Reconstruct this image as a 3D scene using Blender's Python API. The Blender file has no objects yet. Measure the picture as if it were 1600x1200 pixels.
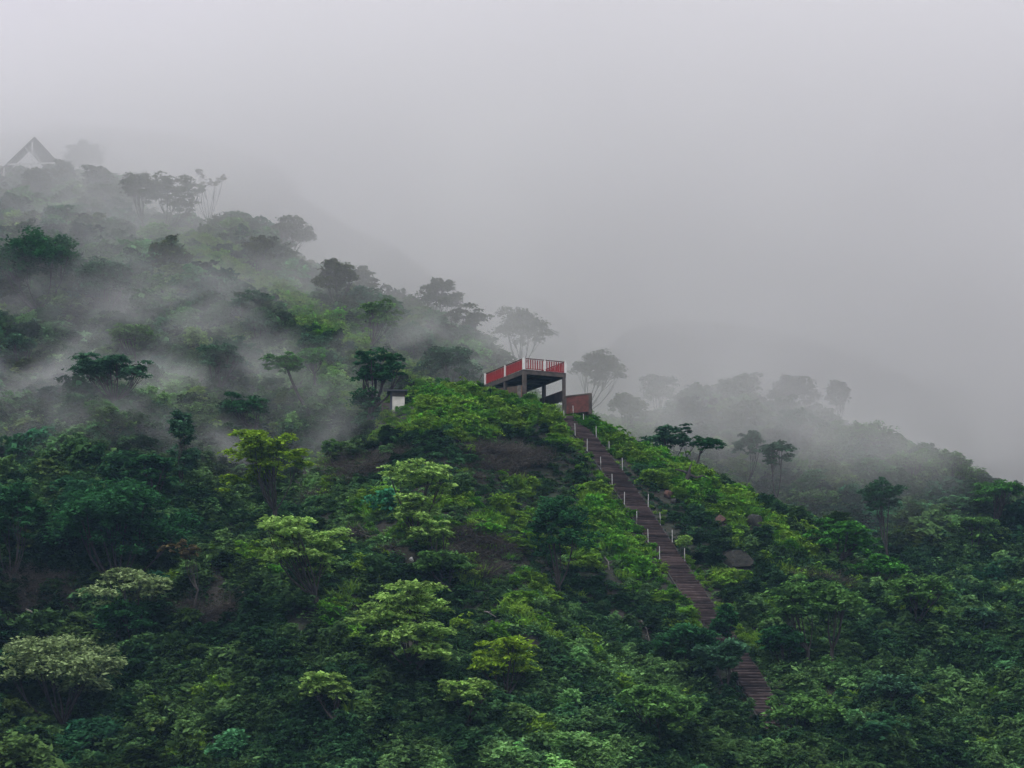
import bpy, math, random
import numpy as np
from mathutils import Vector, Matrix

sc = bpy.context.scene
R = math.radians
rng = np.random.default_rng(7)
random.seed(7)

# ------------------------------------------------------------------ camera
CAM = np.array([0.0, 0.0, 1.6])
PITCH = R(10.5)
FPX = 2986.0
cam_d = bpy.data.cameras.new('camera')
cam_d.sensor_width = 36.0
cam_d.lens = FPX / 1600.0 * 36.0
cam_d.clip_start = 0.5
cam_d.clip_end = 3000
cam = bpy.data.objects.new('camera', cam_d)
cam.location = CAM
cam.rotation_euler = (math.pi / 2 + PITCH, 0, 0)
sc.collection.objects.link(cam)
sc.camera = cam

# ------------------------------------------------------------------ world: overcast sky
SUN_EL, SUN_AZ = R(58), R(-28)
w = bpy.data.worlds.new('World')
sc.world = w
w.use_nodes = True
nt = w.node_tree
nt.nodes.clear()
N = nt.nodes.new
out = N('ShaderNodeOutputWorld'); bg = N('ShaderNodeBackground')
sky = N('ShaderNodeTexSky'); sky.sky_type = 'NISHITA'; sky.sun_disc = False
sky.sun_elevation = SUN_EL; sky.sun_rotation = SUN_AZ
sky.dust_density = 4.0
hs = N('ShaderNodeHueSaturation'); hs.inputs['Saturation'].default_value = 0.3
nt.links.new(sky.outputs[0], hs.inputs['Color'])
tc = N('ShaderNodeTexCoord'); sep = N('ShaderNodeSeparateXYZ')
nt.links.new(tc.outputs['Generated'], sep.inputs[0])
ramp = N('ShaderNodeValToRGB')          # luminance of an overcast sky, dim horizon to bright zenith
e = ramp.color_ramp.elements
e[0].position = 0.0; e[0].color = (0.36, 0.36, 0.365, 1)
e[1].position = 1.0; e[1].color = (1.05, 1.07, 1.16, 1)
x = ramp.color_ramp.elements.new(0.20); x.color = (0.47, 0.465, 0.465, 1)
x = ramp.color_ramp.elements.new(0.36); x.color = (0.435, 0.415, 0.47, 1)
x = ramp.color_ramp.elements.new(0.6); x.color = (0.78, 0.78, 0.85, 1)
nt.links.new(sep.outputs['Z'], ramp.inputs[0])
nz = N('ShaderNodeTexNoise'); nz.inputs['Scale'].default_value = 3.2; nz.inputs['Detail'].default_value = 4.0
nt.links.new(tc.outputs['Generated'], nz.inputs['Vector'])
mr = N('ShaderNodeMapRange'); mr.inputs[1].default_value = .3; mr.inputs[2].default_value = .7; mr.inputs[3].default_value = 13.5; mr.inputs[4].default_value = 18.0
nt.links.new(nz.outputs[0], mr.inputs[0])
vm = N('ShaderNodeVectorMath'); vm.operation = 'SCALE'
nt.links.new(ramp.outputs[0], vm.inputs[0]); nt.links.new(mr.outputs[0], vm.inputs['Scale'])
tn = N('ShaderNodeTexNoise'); tn.inputs['Scale'].default_value = 3.5; tn.inputs['Detail'].default_value = 3.0
mpp = N('ShaderNodeMapping'); mpp.inputs['Location'].default_value = (3.3, 1.2, 5.1)
nt.links.new(tc.outputs['Generated'], mpp.inputs[0]); nt.links.new(mpp.outputs[0], tn.inputs['Vector'])
tr_ = N('ShaderNodeValToRGB'); tr_.color_ramp.elements[0].position = .35; tr_.color_ramp.elements[0].color = (.99, 1.0, .91, 1)
tr_.color_ramp.elements[1].position = .65; tr_.color_ramp.elements[1].color = (1.0, .93, 1.07, 1)
nt.links.new(tn.outputs[0], tr_.inputs[0])
vm2 = N('ShaderNodeVectorMath'); vm2.operation = 'MULTIPLY'
nt.links.new(vm.outputs[0], vm2.inputs[0]); nt.links.new(tr_.outputs[0], vm2.inputs[1])
mx = N('ShaderNodeMix'); mx.data_type = 'RGBA'; mx.inputs[0].default_value = 0.9
nt.links.new(hs.outputs[0], mx.inputs[6]); nt.links.new(vm2.outputs[0], mx.inputs[7])
nt.links.new(mx.outputs[2], bg.inputs[0]); bg.inputs[1].default_value = 0.1
nt.links.new(bg.outputs[0], out.inputs[0])

sun_d = bpy.data.lights.new('sun', 'SUN')
sun_d.energy = 1.5; sun_d.angle = R(12); sun_d.color = (1.0, 0.97, 0.9)
sun = bpy.data.objects.new('sun', sun_d)
sun.rotation_euler = (Vector((math.sin(SUN_AZ) * math.cos(SUN_EL), math.cos(SUN_AZ) * math.cos(SUN_EL) * -1.0, math.sin(SUN_EL)))).to_track_quat('Z', 'Y').to_euler()
sc.collection.objects.link(sun)
sky.sun_rotation = math.atan2(math.sin(SUN_AZ), -math.cos(SUN_AZ))

sc.view_settings.view_transform = 'Standard'
sc.view_settings.look = 'None'
sc.view_settings.gamma = 1.0
sc.view_settings.exposure = 0.0
sc.cycles.max_bounces = 6
sc.cycles.diffuse_bounces = 2
sc.cycles.transmission_bounces = 2
sc.cycles.volume_bounces = 4
sc.cycles.volume_step_rate = 2.0
sc.cycles.volume_max_steps = 64
sc.cycles.transparent_max_bounces = 8
sc.cycles.use_denoising = True
sc.cycles.denoiser = 'OPENIMAGEDENOISE'
sc.cycles.use_adaptive_sampling = False

# ------------------------------------------------------------------ helpers
F = np.array([0, math.cos(PITCH), math.sin(PITCH)])
U = np.array([0, -math.sin(PITCH), math.cos(PITCH)])
def ray(px, py):
    d = F + np.array([1, 0, 0]) * ((px - 800) / FPX) + U * ((600 - py) / FPX)
    return d / d[1]
def at(px, py, Y):
    return CAM + ray(px, py) * Y

def link(o, parent=None):
    sc.collection.objects.link(o)
    if parent is not None:
        o.parent = parent
    return o
def tag(o, label=None, cat=None, group=None, kind=None):
    if label: o['label'] = label
    if cat: o['category'] = cat
    if group: o['group'] = group
    if kind: o['kind'] = kind
    return o
def empty(name, loc=(0, 0, 0), rz=0.0):
    o = bpy.data.objects.new(name, None)
    o.location = loc; o.rotation_euler = (0, 0, rz); o.empty_display_size = 0.3
    return link(o)

class MB:
    """collects simple solids into one mesh"""
    def __init__(s): s.v = []; s.f = []; s.m = []
    def poly(s, vs, fs, mi=0):
        b = len(s.v)
        s.v += [tuple(map(float, v)) for v in vs]
        s.f += [tuple(b + i for i in f) for f in fs]
        s.m += [mi] * len(fs)
    def box(s, c, size, rz=0.0, M=None, mi=0):
        hx, hy, hz = size[0] / 2, size[1] / 2, size[2] / 2
        vs = [Vector((x, y, z)) for x in (-hx, hx) for y in (-hy, hy) for z in (-hz, hz)]
        if M is None: M = Matrix.Rotation(rz, 3, 'Z')
        vs = [M @ v + Vector(c) for v in vs]
        s.poly(vs, [(0, 1, 3, 2), (4, 6, 7, 5), (0, 4, 5, 1), (2, 3, 7, 6), (0, 2, 6, 4), (1, 5, 7, 3)], mi)
    def beam(s, a, b, wdt, hgt, mi=0):
        a = Vector(a); b = Vector(b); d = (b - a)
        L = d.length
        q = d.to_track_quat('X', 'Z').to_matrix()
        s.box((a + b) / 2, (L, wdt, hgt), M=q, mi=mi)
    def tube(s, pts, rad, n=6, mi=0):
        pts = [Vector(p) for p in pts]
        rings = []
        for i, p in enumerate(pts):
            d = (pts[min(i + 1, len(pts) - 1)] - pts[max(i - 1, 0)])
            if d.length < 1e-6: d = Vector((0, 0, 1))
            q = d.to_track_quat('Z', 'X').to_matrix()
            rings.append([p + q @ Vector((math.cos(2 * math.pi * k / n) * rad[i], math.sin(2 * math.pi * k / n) * rad[i], 0)) for k in range(n)])
        vs = [v for r_ in rings for v in r_]
        fs = []
        for i in range(len(rings) - 1):
            for k in range(n):
                fs.append((i * n + k, i * n + (k + 1) % n, (i + 1) * n + (k + 1) % n, (i + 1) * n + k))
        fs.append(tuple(range(n))[::-1]); fs.append(tuple((len(rings) - 1) * n + k for k in range(n)))
        s.poly(vs, fs, mi)
    def mesh(s, name, mats):
        me = bpy.data.meshes.new(name)
        me.from_pydata(s.v, [], s.f)
        for m in (mats if isinstance(mats, (list, tuple)) else [mats]): me.materials.append(m)
        me.polygons.foreach_set('material_index', s.m)
        me.update()
        return me
    def build(s, name, mats, parent=None, loc=None):
        o = bpy.data.objects.new(name, s.mesh(name, mats))
        if loc is not None: o.location = loc
        return link(o, parent)

def quads_mesh(name, verts, mat, var=None):
    """verts (n,4,3) -> mesh of separate quads"""
    n = len(verts)
    me = bpy.data.meshes.new(name)
    me.vertices.add(n * 4); me.loops.add(n * 4); me.polygons.add(n)
    me.vertices.foreach_set('co', verts.reshape(-1).astype(np.float32))
    me.loops.foreach_set('vertex_index', np.arange(n * 4, dtype=np.int32))
    me.polygons.foreach_set('loop_start', np.arange(0, n * 4, 4, dtype=np.int32))
    me.materials.append(mat)
    if var is not None:
        a = me.attributes.new('leafvar', 'FLOAT', 'FACE')
        a.data.foreach_set('value', var.astype(np.float32))
    me.update(calc_edges=True)
    return me

# ------------------------------------------------------------------ materials
def mat(name):
    m = bpy.data.materials.new(name); m.use_nodes = True
    t = m.node_tree
    b = t.nodes['Principled BSDF']
    return m, t, b
def noisy(name, c1, c2, scale=3.0, rough=0.85, bump=0.3, detail=6.0, bscale=None, c3=None):
    m, t, b = mat(name)
    tc = t.nodes.new('ShaderNodeTexCoord')
    nz = t.nodes.new('ShaderNodeTexNoise'); nz.inputs['Scale'].default_value = scale; nz.inputs['Detail'].default_value = detail
    nz.inputs['Roughness'].default_value = 0.65
    t.links.new(tc.outputs['Object'], nz.inputs['Vector'])
    rp = t.nodes.new('ShaderNodeValToRGB')
    rp.color_ramp.elements[0].position = 0.35; rp.color_ramp.elements[0].color = (*c1, 1)
    rp.color_ramp.elements[1].position = 0.65; rp.color_ramp.elements[1].color = (*c2, 1)
    if c3:
        x = rp.color_ramp.elements.new(0.75); x.color = (*c3, 1)
    t.links.new(nz.outputs[0], rp.inputs[0]); t.links.new(rp.outputs[0], b.inputs['Base Color'])
    b.inputs['Roughness'].default_value = rough
    if bump:
        n2 = t.nodes.new('ShaderNodeTexNoise'); n2.inputs['Scale'].default_value = bscale or scale * 6; n2.inputs['Detail'].default_value = 4
        t.links.new(tc.outputs['Object'], n2.inputs['Vector'])
        bp = t.nodes.new('ShaderNodeBump'); bp.inputs['Strength'].default_value = bump; bp.inputs['Distance'].default_value = 0.05
        t.links.new(n2.outputs[0], bp.inputs['Height']); t.links.new(bp.outputs[0], b.inputs['Normal'])
    return m

M_conc = noisy('weathered_concrete', (0.038, 0.031, 0.028), (0.11, 0.09, 0.078), 1.1, 0.9, 0.4)
M_slab = noisy('slab_concrete', (0.035, 0.026, 0.025), (0.085, 0.064, 0.056), 1.2, 0.9, 0.3)
M_step = noisy('wet_step_concrete', (0.042, 0.029, 0.029), (0.10, 0.073, 0.068), 0.45, 0.8, 0.6, detail=9.0, c3=(0.20, 0.165, 0.15))
_t = M_step.node_tree; _b = _t.nodes['Principled BSDF']; _l = _b.inputs['Base Color'].links[0].from_socket
_oi = _t.nodes.new('ShaderNodeObjectInfo'); _m = _t.nodes.new('ShaderNodeMapRange'); _m.inputs[3].default_value = .5; _m.inputs[4].default_value = 1.75
_v = _t.nodes.new('ShaderNodeVectorMath'); _v.operation = 'SCALE'
_g = _t.nodes.new('ShaderNodeNewGeometry')
for _n in [n for n in _t.nodes if n.type == 'TEX_NOISE']: _t.links.new(_g.outputs['Position'], _n.inputs['Vector'])
_t.links.new(_oi.outputs['Random'], _m.inputs[0]); _t.links.new(_l, _v.inputs[0]); _t.links.new(_m.outputs[0], _v.inputs['Scale']); _t.links.new(_v.outputs[0], _b.inputs['Base Color'])
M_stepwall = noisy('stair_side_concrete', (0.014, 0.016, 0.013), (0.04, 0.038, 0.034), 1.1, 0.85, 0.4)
M_red = noisy('red_painted_wood', (0.21, 0.010, 0.011), (0.38, 0.020, 0.020), 2.0, 0.55, 0.2)
M_rail = noisy('dark_red_rail', (0.05, 0.006, 0.006), (0.10, 0.012, 0.012), 2.0, 0.5, 0.1)
M_white = noisy('white_paint', (0.62, 0.62, 0.60), (0.80, 0.80, 0.79), 3.0, 0.6, 0.1)
M_post = noisy('white_post_paint', (0.30, 0.31, 0.30), (0.58, 0.59, 0.59), 4.0, 0.6, 0.1)
M_cream = noisy('cream_render', (0.42, 0.41, 0.38), (0.66, 0.64, 0.60), 1.4, 0.85, 0.2)
M_dark = noisy('dark_roof_sheet', (0.02, 0.024, 0.035), (0.05, 0.055, 0.07), 2.0, 0.7, 0.2)
M_thatch = noisy('grey_roof', (0.018, 0.018, 0.018), (0.04, 0.04, 0.04), 2.5, 0.9, 0.5)
M_bark = noisy('bark', (0.022, 0.020, 0.020), (0.06, 0.052, 0.048), 2.5, 0.95, 0.5)
M_barkpale = noisy('pale_bark', (0.08, 0.075, 0.068), (0.20, 0.185, 0.165), 2.5, 0.9, 0.4)
M_rock = noisy('dark_rock', (0.007, 0.008, 0.008), (0.05, 0.05, 0.042), 2.6, 0.95, 1.0, detail=10)
M_redrock = noisy('brown_rock', (0.03, 0.022, 0.017), (0.14, 0.07, 0.055), 2.4, 0.9, 1.0, detail=10)
M_wallstone = noisy('stained_base_wall', (0.06, 0.05, 0.045), (0.20, 0.10, 0.05), 0.5, 0.9, 0.6)

# brick
M_brick, t, b = mat('red_brickwork')
tc = t.nodes.new('ShaderNodeTexCoord'); br = t.nodes.new('ShaderNodeTexBrick')
br.inputs['Color1'].default_value = (0.20, 0.040, 0.030, 1); br.inputs['Color2'].default_value = (0.10, 0.024, 0.02, 1)
br.inputs['Mortar'].default_value = (0.10, 0.07, 0.06, 1); br.inputs['Scale'].default_value = 1.0
br.inputs['Brick Width'].default_value = 0.25; br.inputs['Row Height'].default_value = 0.10; br.inputs['Mortar Size'].default_value = 0.014
mp = t.nodes.new('ShaderNodeMapping'); mp.inputs['Rotation'].default_value = (R(90), 0, 0)
t.links.new(tc.outputs['Object'], mp.inputs[0]); t.links.new(mp.outputs[0], br.inputs['Vector'])
nz = t.nodes.new('ShaderNodeTexNoise'); nz.inputs['Scale'].default_value = 1.5; nz.inputs['Detail'].default_value = 6
t.links.new(tc.outputs['Object'], nz.inputs['Vector'])
mxx = t.nodes.new('ShaderNodeMix'); mxx.data_type = 'RGBA'; mxx.blend_type = 'MULTIPLY'; mxx.inputs[0].default_value = 0.8
mr = t.nodes.new('ShaderNodeMapRange'); mr.inputs[1].default_value = 0.3; mr.inputs[2].default_value = 0.7; mr.inputs[3].default_value = 0.45; mr.inputs[4].default_value = 1.2
t.links.new(nz.outputs[0], mr.inputs[0])
t.links.new(br.outputs['Color'], mxx.inputs[6]); t.links.new(mr.outputs[0], mxx.inputs[7])
t.links.new(mxx.outputs[2], b.inputs['Base Color']); b.inputs['Roughness'].default_value = 0.9

def leaf_material(name, instancer):
    m, t, b = mat(name)
    t.nodes.remove(b)
    o = t.nodes['Material Output']
    if instancer:
        a = t.nodes.new('ShaderNodeAttribute'); a.attribute_type = 'INSTANCER'; a.attribute_name = 'tint'
        col = a.outputs['Color']
    else:
        a = t.nodes.new('ShaderNodeObjectInfo'); col = a.outputs['Color']
    lv = t.nodes.new('ShaderNodeAttribute'); lv.attribute_type = 'GEOMETRY'; lv.attribute_name = 'leafvar'
    mr = t.nodes.new('ShaderNodeMapRange'); mr.inputs[3].default_value = 0.3; mr.inputs[4].default_value = 1.75
    t.links.new(lv.outputs['Fac'], mr.inputs[0])
    sc_ = t.nodes.new('ShaderNodeVectorMath'); sc_.operation = 'SCALE'
    t.links.new(col, sc_.inputs[0]); t.links.new(mr.outputs[0], sc_.inputs['Scale'])
    df = t.nodes.new('ShaderNodeBsdfDiffuse'); tr = t.nodes.new('ShaderNodeBsdfTranslucent'); mx = t.nodes.new('ShaderNodeMixShader')
    mx.inputs[0].default_value = 0.3
    t.links.new(sc_.outputs[0], df.inputs[0]); t.links.new(sc_.outputs[0], tr.inputs[0])
    t.links.new(df.outputs[0], mx.inputs[1]); t.links.new(tr.outputs[0], mx.inputs[2])
    t.links.new(mx.outputs[0], o.inputs['Surface'])
    return m
M_leaf = leaf_material('tree_leaves', False)
M_cover = leaf_material('cover_leaves', True)

# ------------------------------------------------------------------ terrain
def P(lst): return np.array([at(*p) for p in lst])
STAIR_PX = [(884, 648, 164.5), (898, 662, 163.2), (920, 686, 161.3), (955, 731, 157.8), (992, 785, 153.5), (1031, 845, 149),
            (1063, 893, 145.3), (1095, 942, 141.7), (1130, 992, 138), (1174, 1062, 133), (1201, 1108, 129.7), (1240, 1170, 125)]
STAIR = P(STAIR_PX)
ridges = [
    (STAIR, 0.42, 2.5),
    (P([(884, 648, 164.5), (830, 620, 166.5), (760, 606, 171)]), 0.75, 3.0),
    (P([(800, 618, 168), (700, 630, 165), (620, 682, 161), (540, 732, 156), (460, 790, 151), (380, 880, 146), (250, 960, 140), (60, 1030, 134), (-150, 1080, 130)]), 0.62, 3.0),
    (P([(760, 606, 171), (700, 612, 176), (640, 592, 182), (560, 535, 192), (460, 445, 205), (330, 372, 218), (200, 335, 232), (60, 295, 247), (-250, 255, 262), (-700, 230, 275)]), 0.60, 3.0),
    (P([(884, 648, 164.5), (960, 690, 163), (1040, 742, 160), (1110, 785, 157), (1190, 838, 153), (1280, 892, 148), (1400, 945, 143), (1520, 1000, 138), (1700, 1040, 132)]), 0.66, 2.5),
    (P([(880, 655, 202), (960, 648, 206), (1060, 650, 209), (1160, 662, 209), (1260, 682, 208), (1360, 715, 203), (1450, 758, 197), (1600, 812, 188), (1900, 870, 180)]), 0.62, 4.0),
    (P([(1120, 800, 178), (1300, 865, 172), (1450, 905, 166), (1620, 935, 160), (1900, 960, 150)]), 0.6, 4.0),
    (P([(760, 640, 200), (700, 590, 200), (600, 560, 212)]), 0.7, 4.0),
]
def seg_height(x, y, pts, s, r):
    best = np.full(x.shape, -1e9); bd = np.full(x.shape, 1e9)
    for a, b in zip(pts[:-1], pts[1:]):
        d = b[:2] - a[:2]; L2 = d @ d
        t = np.clip(((x - a[0]) * d[0] + (y - a[1]) * d[1]) / L2, 0, 1)
        dx = x - (a[0] + t * d[0]); dy = y - (a[1] + t * d[1])
        dist = np.sqrt(dx * dx + dy * dy)
        h = a[2] + t * (b[2] - a[2]) - s * (np.sqrt(dist * dist + r * r) - r)
        best = np.where(dist < bd, h, best) if s < .5 else np.maximum(best, h)
        bd = np.minimum(bd, dist)
    return best
_r2 = np.random.default_rng(3)
OCT = []
for lam, amp, cnt in ((26, 0.7, 5), (11, 0.45, 7), (5, 0.22, 8), (2.4, 0.09, 8)):
    for _ in range(cnt):
        th = _r2.uniform(0, 2 * math.pi)
        OCT.append((math.cos(th) * 2 * math.pi / lam, math.sin(th) * 2 * math.pi / lam, _r2.uniform(0, 6.28), amp * _r2.uniform(0.5, 1) / math.sqrt(cnt) * 1.4))
def bumps(x, y):
    h = 0
    for kx, ky, p, a in OCT: h = h + a * np.sin(kx * x + ky * y + p)
    return h
def path_dist(x, y):
    bd = np.full(x.shape, 1e9); bz = np.zeros(x.shape); bs = np.zeros(x.shape)
    for a, b in zip(STAIR[:-1], STAIR[1:]):
        d = b[:2] - a[:2]; L2 = d @ d; L = math.sqrt(L2)
        t = np.clip(((x - a[0]) * d[0] + (y - a[1]) * d[1]) / L2, 0, 1)
        dx = x - (a[0] + t * d[0]); dy = y - (a[1] + t * d[1])
        dist = np.sqrt(dx * dx + dy * dy)
        m = dist < bd
        bd = np.where(m, dist, bd); bz = np.where(m, a[2] + t * (b[2] - a[2]), bz)
        bs = np.where(m, np.sign(dx * d[1] - dy * d[0]), bs)
    return bd, bz, bs
def sstep(a, b, x):
    t = np.clip((x - a) / (b - a), 0, 1); return t * t * (3 - 2 * t)
DECK_N = at(818, 577, 165.0)
KEEP = []      # spots (x, y, radius) where growth stays off small things
def H(x, y):
    x = np.asarray(x, float); y = np.asarray(y, float)
    k = 0.5
    hs = [seg_height(x, y, *r_) for r_ in ridges]
    face = 0.55 * (y - 127); face = np.minimum(face, 12 + 0 * x)
    hs.append(face)
    m = np.maximum.reduce(hs)
    s = sum(np.exp((h - m) / k) for h in hs)
    h = m + k * np.log(s) - 0.45
    foot = sstep(96, 112, y)
    h = np.where(h < -9, -9 + (h + 9) * 0.1, h)
    h = np.maximum(h, -12)
    low = -12 * sstep(25, 85, y)                      # the valley between the camera and the hill
    h = h * foot + low * (1 - foot)
    h = np.where(y > 330, np.maximum(h, -12), h)
    pd, pz, ps_ = path_dist(x, y)
    near_deck = np.exp(-((x + 2) ** 2 + (y - 168) ** 2) / 160)
    h = h + bumps(x, y) * (1 - 0.8 * np.exp(-(pd / 4) ** 2)) * (1 - 0.7 * near_deck) * (0.1 + 0.9 * foot)
    # the stairs run down a shallow nose: the ground beside them does not rise above them
    left = (ps_ > 0) | (x < 0)
    cap_s = pz - 0.1 + np.where(left, -0.10, 0.10) * np.maximum(pd - 1.6, 0) + 0.35 * np.maximum(pd - 9, 0)
    wc = (1 - sstep(9, 17, pd)) * (1 - sstep(157, 165, y))
    h = np.where(h > cap_s, h * (1 - wc) + cap_s * wc, h)
    wgt = 1 - sstep(1.3, 3.2, pd)
    wgt = wgt * (y > 124)
    h = h * (1 - wgt) + (pz - 0.25) * wgt
    # under the deck the ground stays below the slab
    dd = np.exp(-(((x - (DECK_N[0] + 0.2)) / 5) ** 2 + ((y - (DECK_N[1] + 4)) / 6) ** 2) * 1.2)
    cap = DECK_N[2] - 2.3 + 0.26 * np.clip(y - 165, 0, 8)
    h = np.where((dd > 0.3) & (h > cap), cap + 0.0 * h, h)
    return h
def hit(px, py):
    d = ray(px, py)
    ts = np.arange(70, 420, 0.25)
    z = CAM[2] + d[2] * ts; g = H(d[0] * ts, ts)
    i = np.argmax(g > z)
    return (float(ts[i]) if g[i] > z[i] else None)

def axis(lo, hi, a, b, step, grow=1.22):
    inner = list(np.arange(a, b + 1e-6, step)); o1 = []; s = step; p = a
    while p > lo: s *= grow; p -= s; o1.append(max(p, lo))
    o2 = []; s = step; p = inner[-1]
    while p < hi: s *= grow; p += s; o2.append(min(p, hi))
    return np.array(o1[::-1] + inner + o2)
xs = axis(-900, 900, -85, 75, 0.8); ys = axis(-300, 1600, 100, 290, 0.9)
X, Y = np.meshgrid(xs, ys)
Z = H(X, Y)
nx, ny = len(xs), len(ys)
me = bpy.data.meshes.new('hillside_ground')
me.vertices.add(nx * ny)
me.vertices.foreach_set('co', np.stack([X, Y, Z], -1).reshape(-1).astype(np.float32))
i0 = (np.arange(ny - 1)[:, None] * nx + np.arange(nx - 1)[None]).reshape(-1)
q = np.stack([i0, i0 + 1, i0 + nx + 1, i0 + nx], -1).astype(np.int32)
me.loops.add(q.size); me.polygons.add(len(q))
me.loops.foreach_set('vertex_index', q.reshape(-1)); me.polygons.foreach_set('loop_start', np.arange(0, q.size, 4, dtype=np.int32))
me.polygons.foreach_set('use_smooth', np.ones(len(q), bool))
me.update(calc_edges=True)
M_soil, t, b = mat('hill_soil')
tc = t.nodes.new('ShaderNodeTexCoord')
n1 = t.nodes.new('ShaderNodeTexNoise'); n1.inputs['Scale'].default_value = 0.12; n1.inputs['Detail'].default_value = 8; n1.inputs['Roughness'].default_value = 0.7
t.links.new(tc.outputs['Object'], n1.inputs['Vector'])
rp = t.nodes.new('ShaderNodeValToRGB'); E = rp.color_ramp.elements
E[0].position = 0.38; E[0].color = (0.020, 0.030, 0.014, 1); E[1].position = 0.62; E[1].color = (0.026, 0.020, 0.016, 1)
xx = E.new(0.5); xx.color = (0.022, 0.024, 0.016, 1)
t.links.new(n1.outputs[0], rp.inputs[0]); t.links.new(rp.outputs[0], b.inputs['Base Color']); b.inputs['Roughness'].default_value = 0.95
n2 = t.nodes.new('ShaderNodeTexNoise'); n2.inputs['Scale'].default_value = 2.5; n2.inputs['Detail'].default_value = 6
t.links.new(tc.outputs['Object'], n2.inputs['Vector'])
bp = t.nodes.new('ShaderNodeBump'); bp.inputs['Strength'].default_value = 0.8; bp.inputs['Distance'].default_value = 0.25
t.links.new(n2.outputs[0], bp.inputs['Height']); t.links.new(bp.outputs[0], b.inputs['Normal'])
me.materials.append(M_soil)
tag(link(bpy.data.objects.new('hillside_ground', me)), kind='structure')

# ------------------------------------------------------------------ stairway
stair = empty('stairway', STAIR[0])
tag(stair, 'long dark concrete stairway climbing the green hill to the red deck', 'stairway')
seg = np.linalg.norm(np.diff(STAIR, axis=0), axis=1)
arc = np.concatenate([[0], np.cumsum(seg)])
def path(s):
    s = min(max(s, 0), arc[-1]); i = min(int(np.searchsorted(arc, s, side='right') - 1), len(seg) - 1)
    t = (s - arc[i]) / seg[i]; a, b = STAIR[i], STAIR[i + 1]
    t0 = STAIR[min(i + 1, len(seg))] - STAIR[max(i, 0)]
    # smoothed direction
    j = min(max(i, 0), len(seg) - 1)
    d0 = STAIR[j + 1] - STAIR[j]
    k = min(j + 1, len(seg) - 1) if t > 0.5 else max(j - 1, 0)
    d1 = STAIR[k + 1] - STAIR[k]
    wq = abs(t - 0.5)
    d = d0 / np.linalg.norm(d0) * (1 - wq) + d1 / np.linalg.norm(d1) * wq
    return a + t * (b - a), d
NSTEP = 136
mb = MB(); mb.box((0, 0, 0), (1.0, 1.0, 1.0))
step_variants = []
for k in range(6):
    m_ = MB(); rr = random.Random(k)
    # a tread slab with a slightly worn, uneven nose
    n = 6; top = []; 
    xsn = [-0.5 + i / n for i in range(n + 1)]
    nose = [-0.5 + rr.uniform(0, 0.10) for _ in xsn]; tz = [0.5 - rr.uniform(0, 0.14) for _ in xsn]
    vs = []; fs = []
    for i, x_ in enumerate(xsn):
        y_ = nose[i]; z_ = tz[i]
        vs += [(x_, y_, z_), (x_, 0.5, 0.5), (x_, 0.5, -0.5), (x_, y_ + .22, -0.5), (x_, y_ + .22, z_ - .2), (x_, y_ + .01, z_ - .2)]
    for i in range(n):
        a_ = i * 6; b_ = a_ + 6
        fs += [(a_ + j, b_ + j, b_ + (j + 1) % 6, a_ + (j + 1) % 6) for j in range(6)]
    fs += [tuple(range(6))[::-1], tuple(n * 6 + j for j in range(6))]
    m_.poly(vs, fs); step_variants.append(m_.mesh('step', M_step))
SW = 1.86
for i in range(NSTEP):
    p, d = path(arc[-1] * (i + 0.5) / NSTEP)
    ang = math.atan2(d[1], d[0]) + math.pi / 2
    o = bpy.data.objects.new('step', step_variants[i % 6])
    run = arc[-1] / NSTEP * math.hypot(d[0], d[1]) / np.linalg.norm(d)
    rise = arc[-1] / NSTEP * abs(d[2]) / np.linalg.norm(d)
    narrow = 0.72 + 0.28 * min(1, i / 9)
    o.location = (p[0] - STAIR[0][0] + random.uniform(-.06, .06), p[1] - STAIR[0][1], p[2] - STAIR[0][2] - 0.16 + random.uniform(-.035, .035))
    o.rotation_euler = (random.uniform(-.02, .02), random.uniform(-.015, .015), ang + random.uniform(-.03, .03)); o.scale = (SW * narrow * random.uniform(.95, 1.05), run * 1.3, 0.40)
    link(o, stair)
# side strings
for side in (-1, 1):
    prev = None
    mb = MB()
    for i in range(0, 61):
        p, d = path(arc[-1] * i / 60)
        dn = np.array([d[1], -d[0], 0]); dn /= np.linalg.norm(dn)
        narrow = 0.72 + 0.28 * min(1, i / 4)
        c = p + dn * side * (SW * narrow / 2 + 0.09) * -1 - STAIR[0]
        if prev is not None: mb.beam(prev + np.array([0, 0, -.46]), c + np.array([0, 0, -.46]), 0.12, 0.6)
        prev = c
    mb.build('side_wall', M_stepwall, stair)

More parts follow.
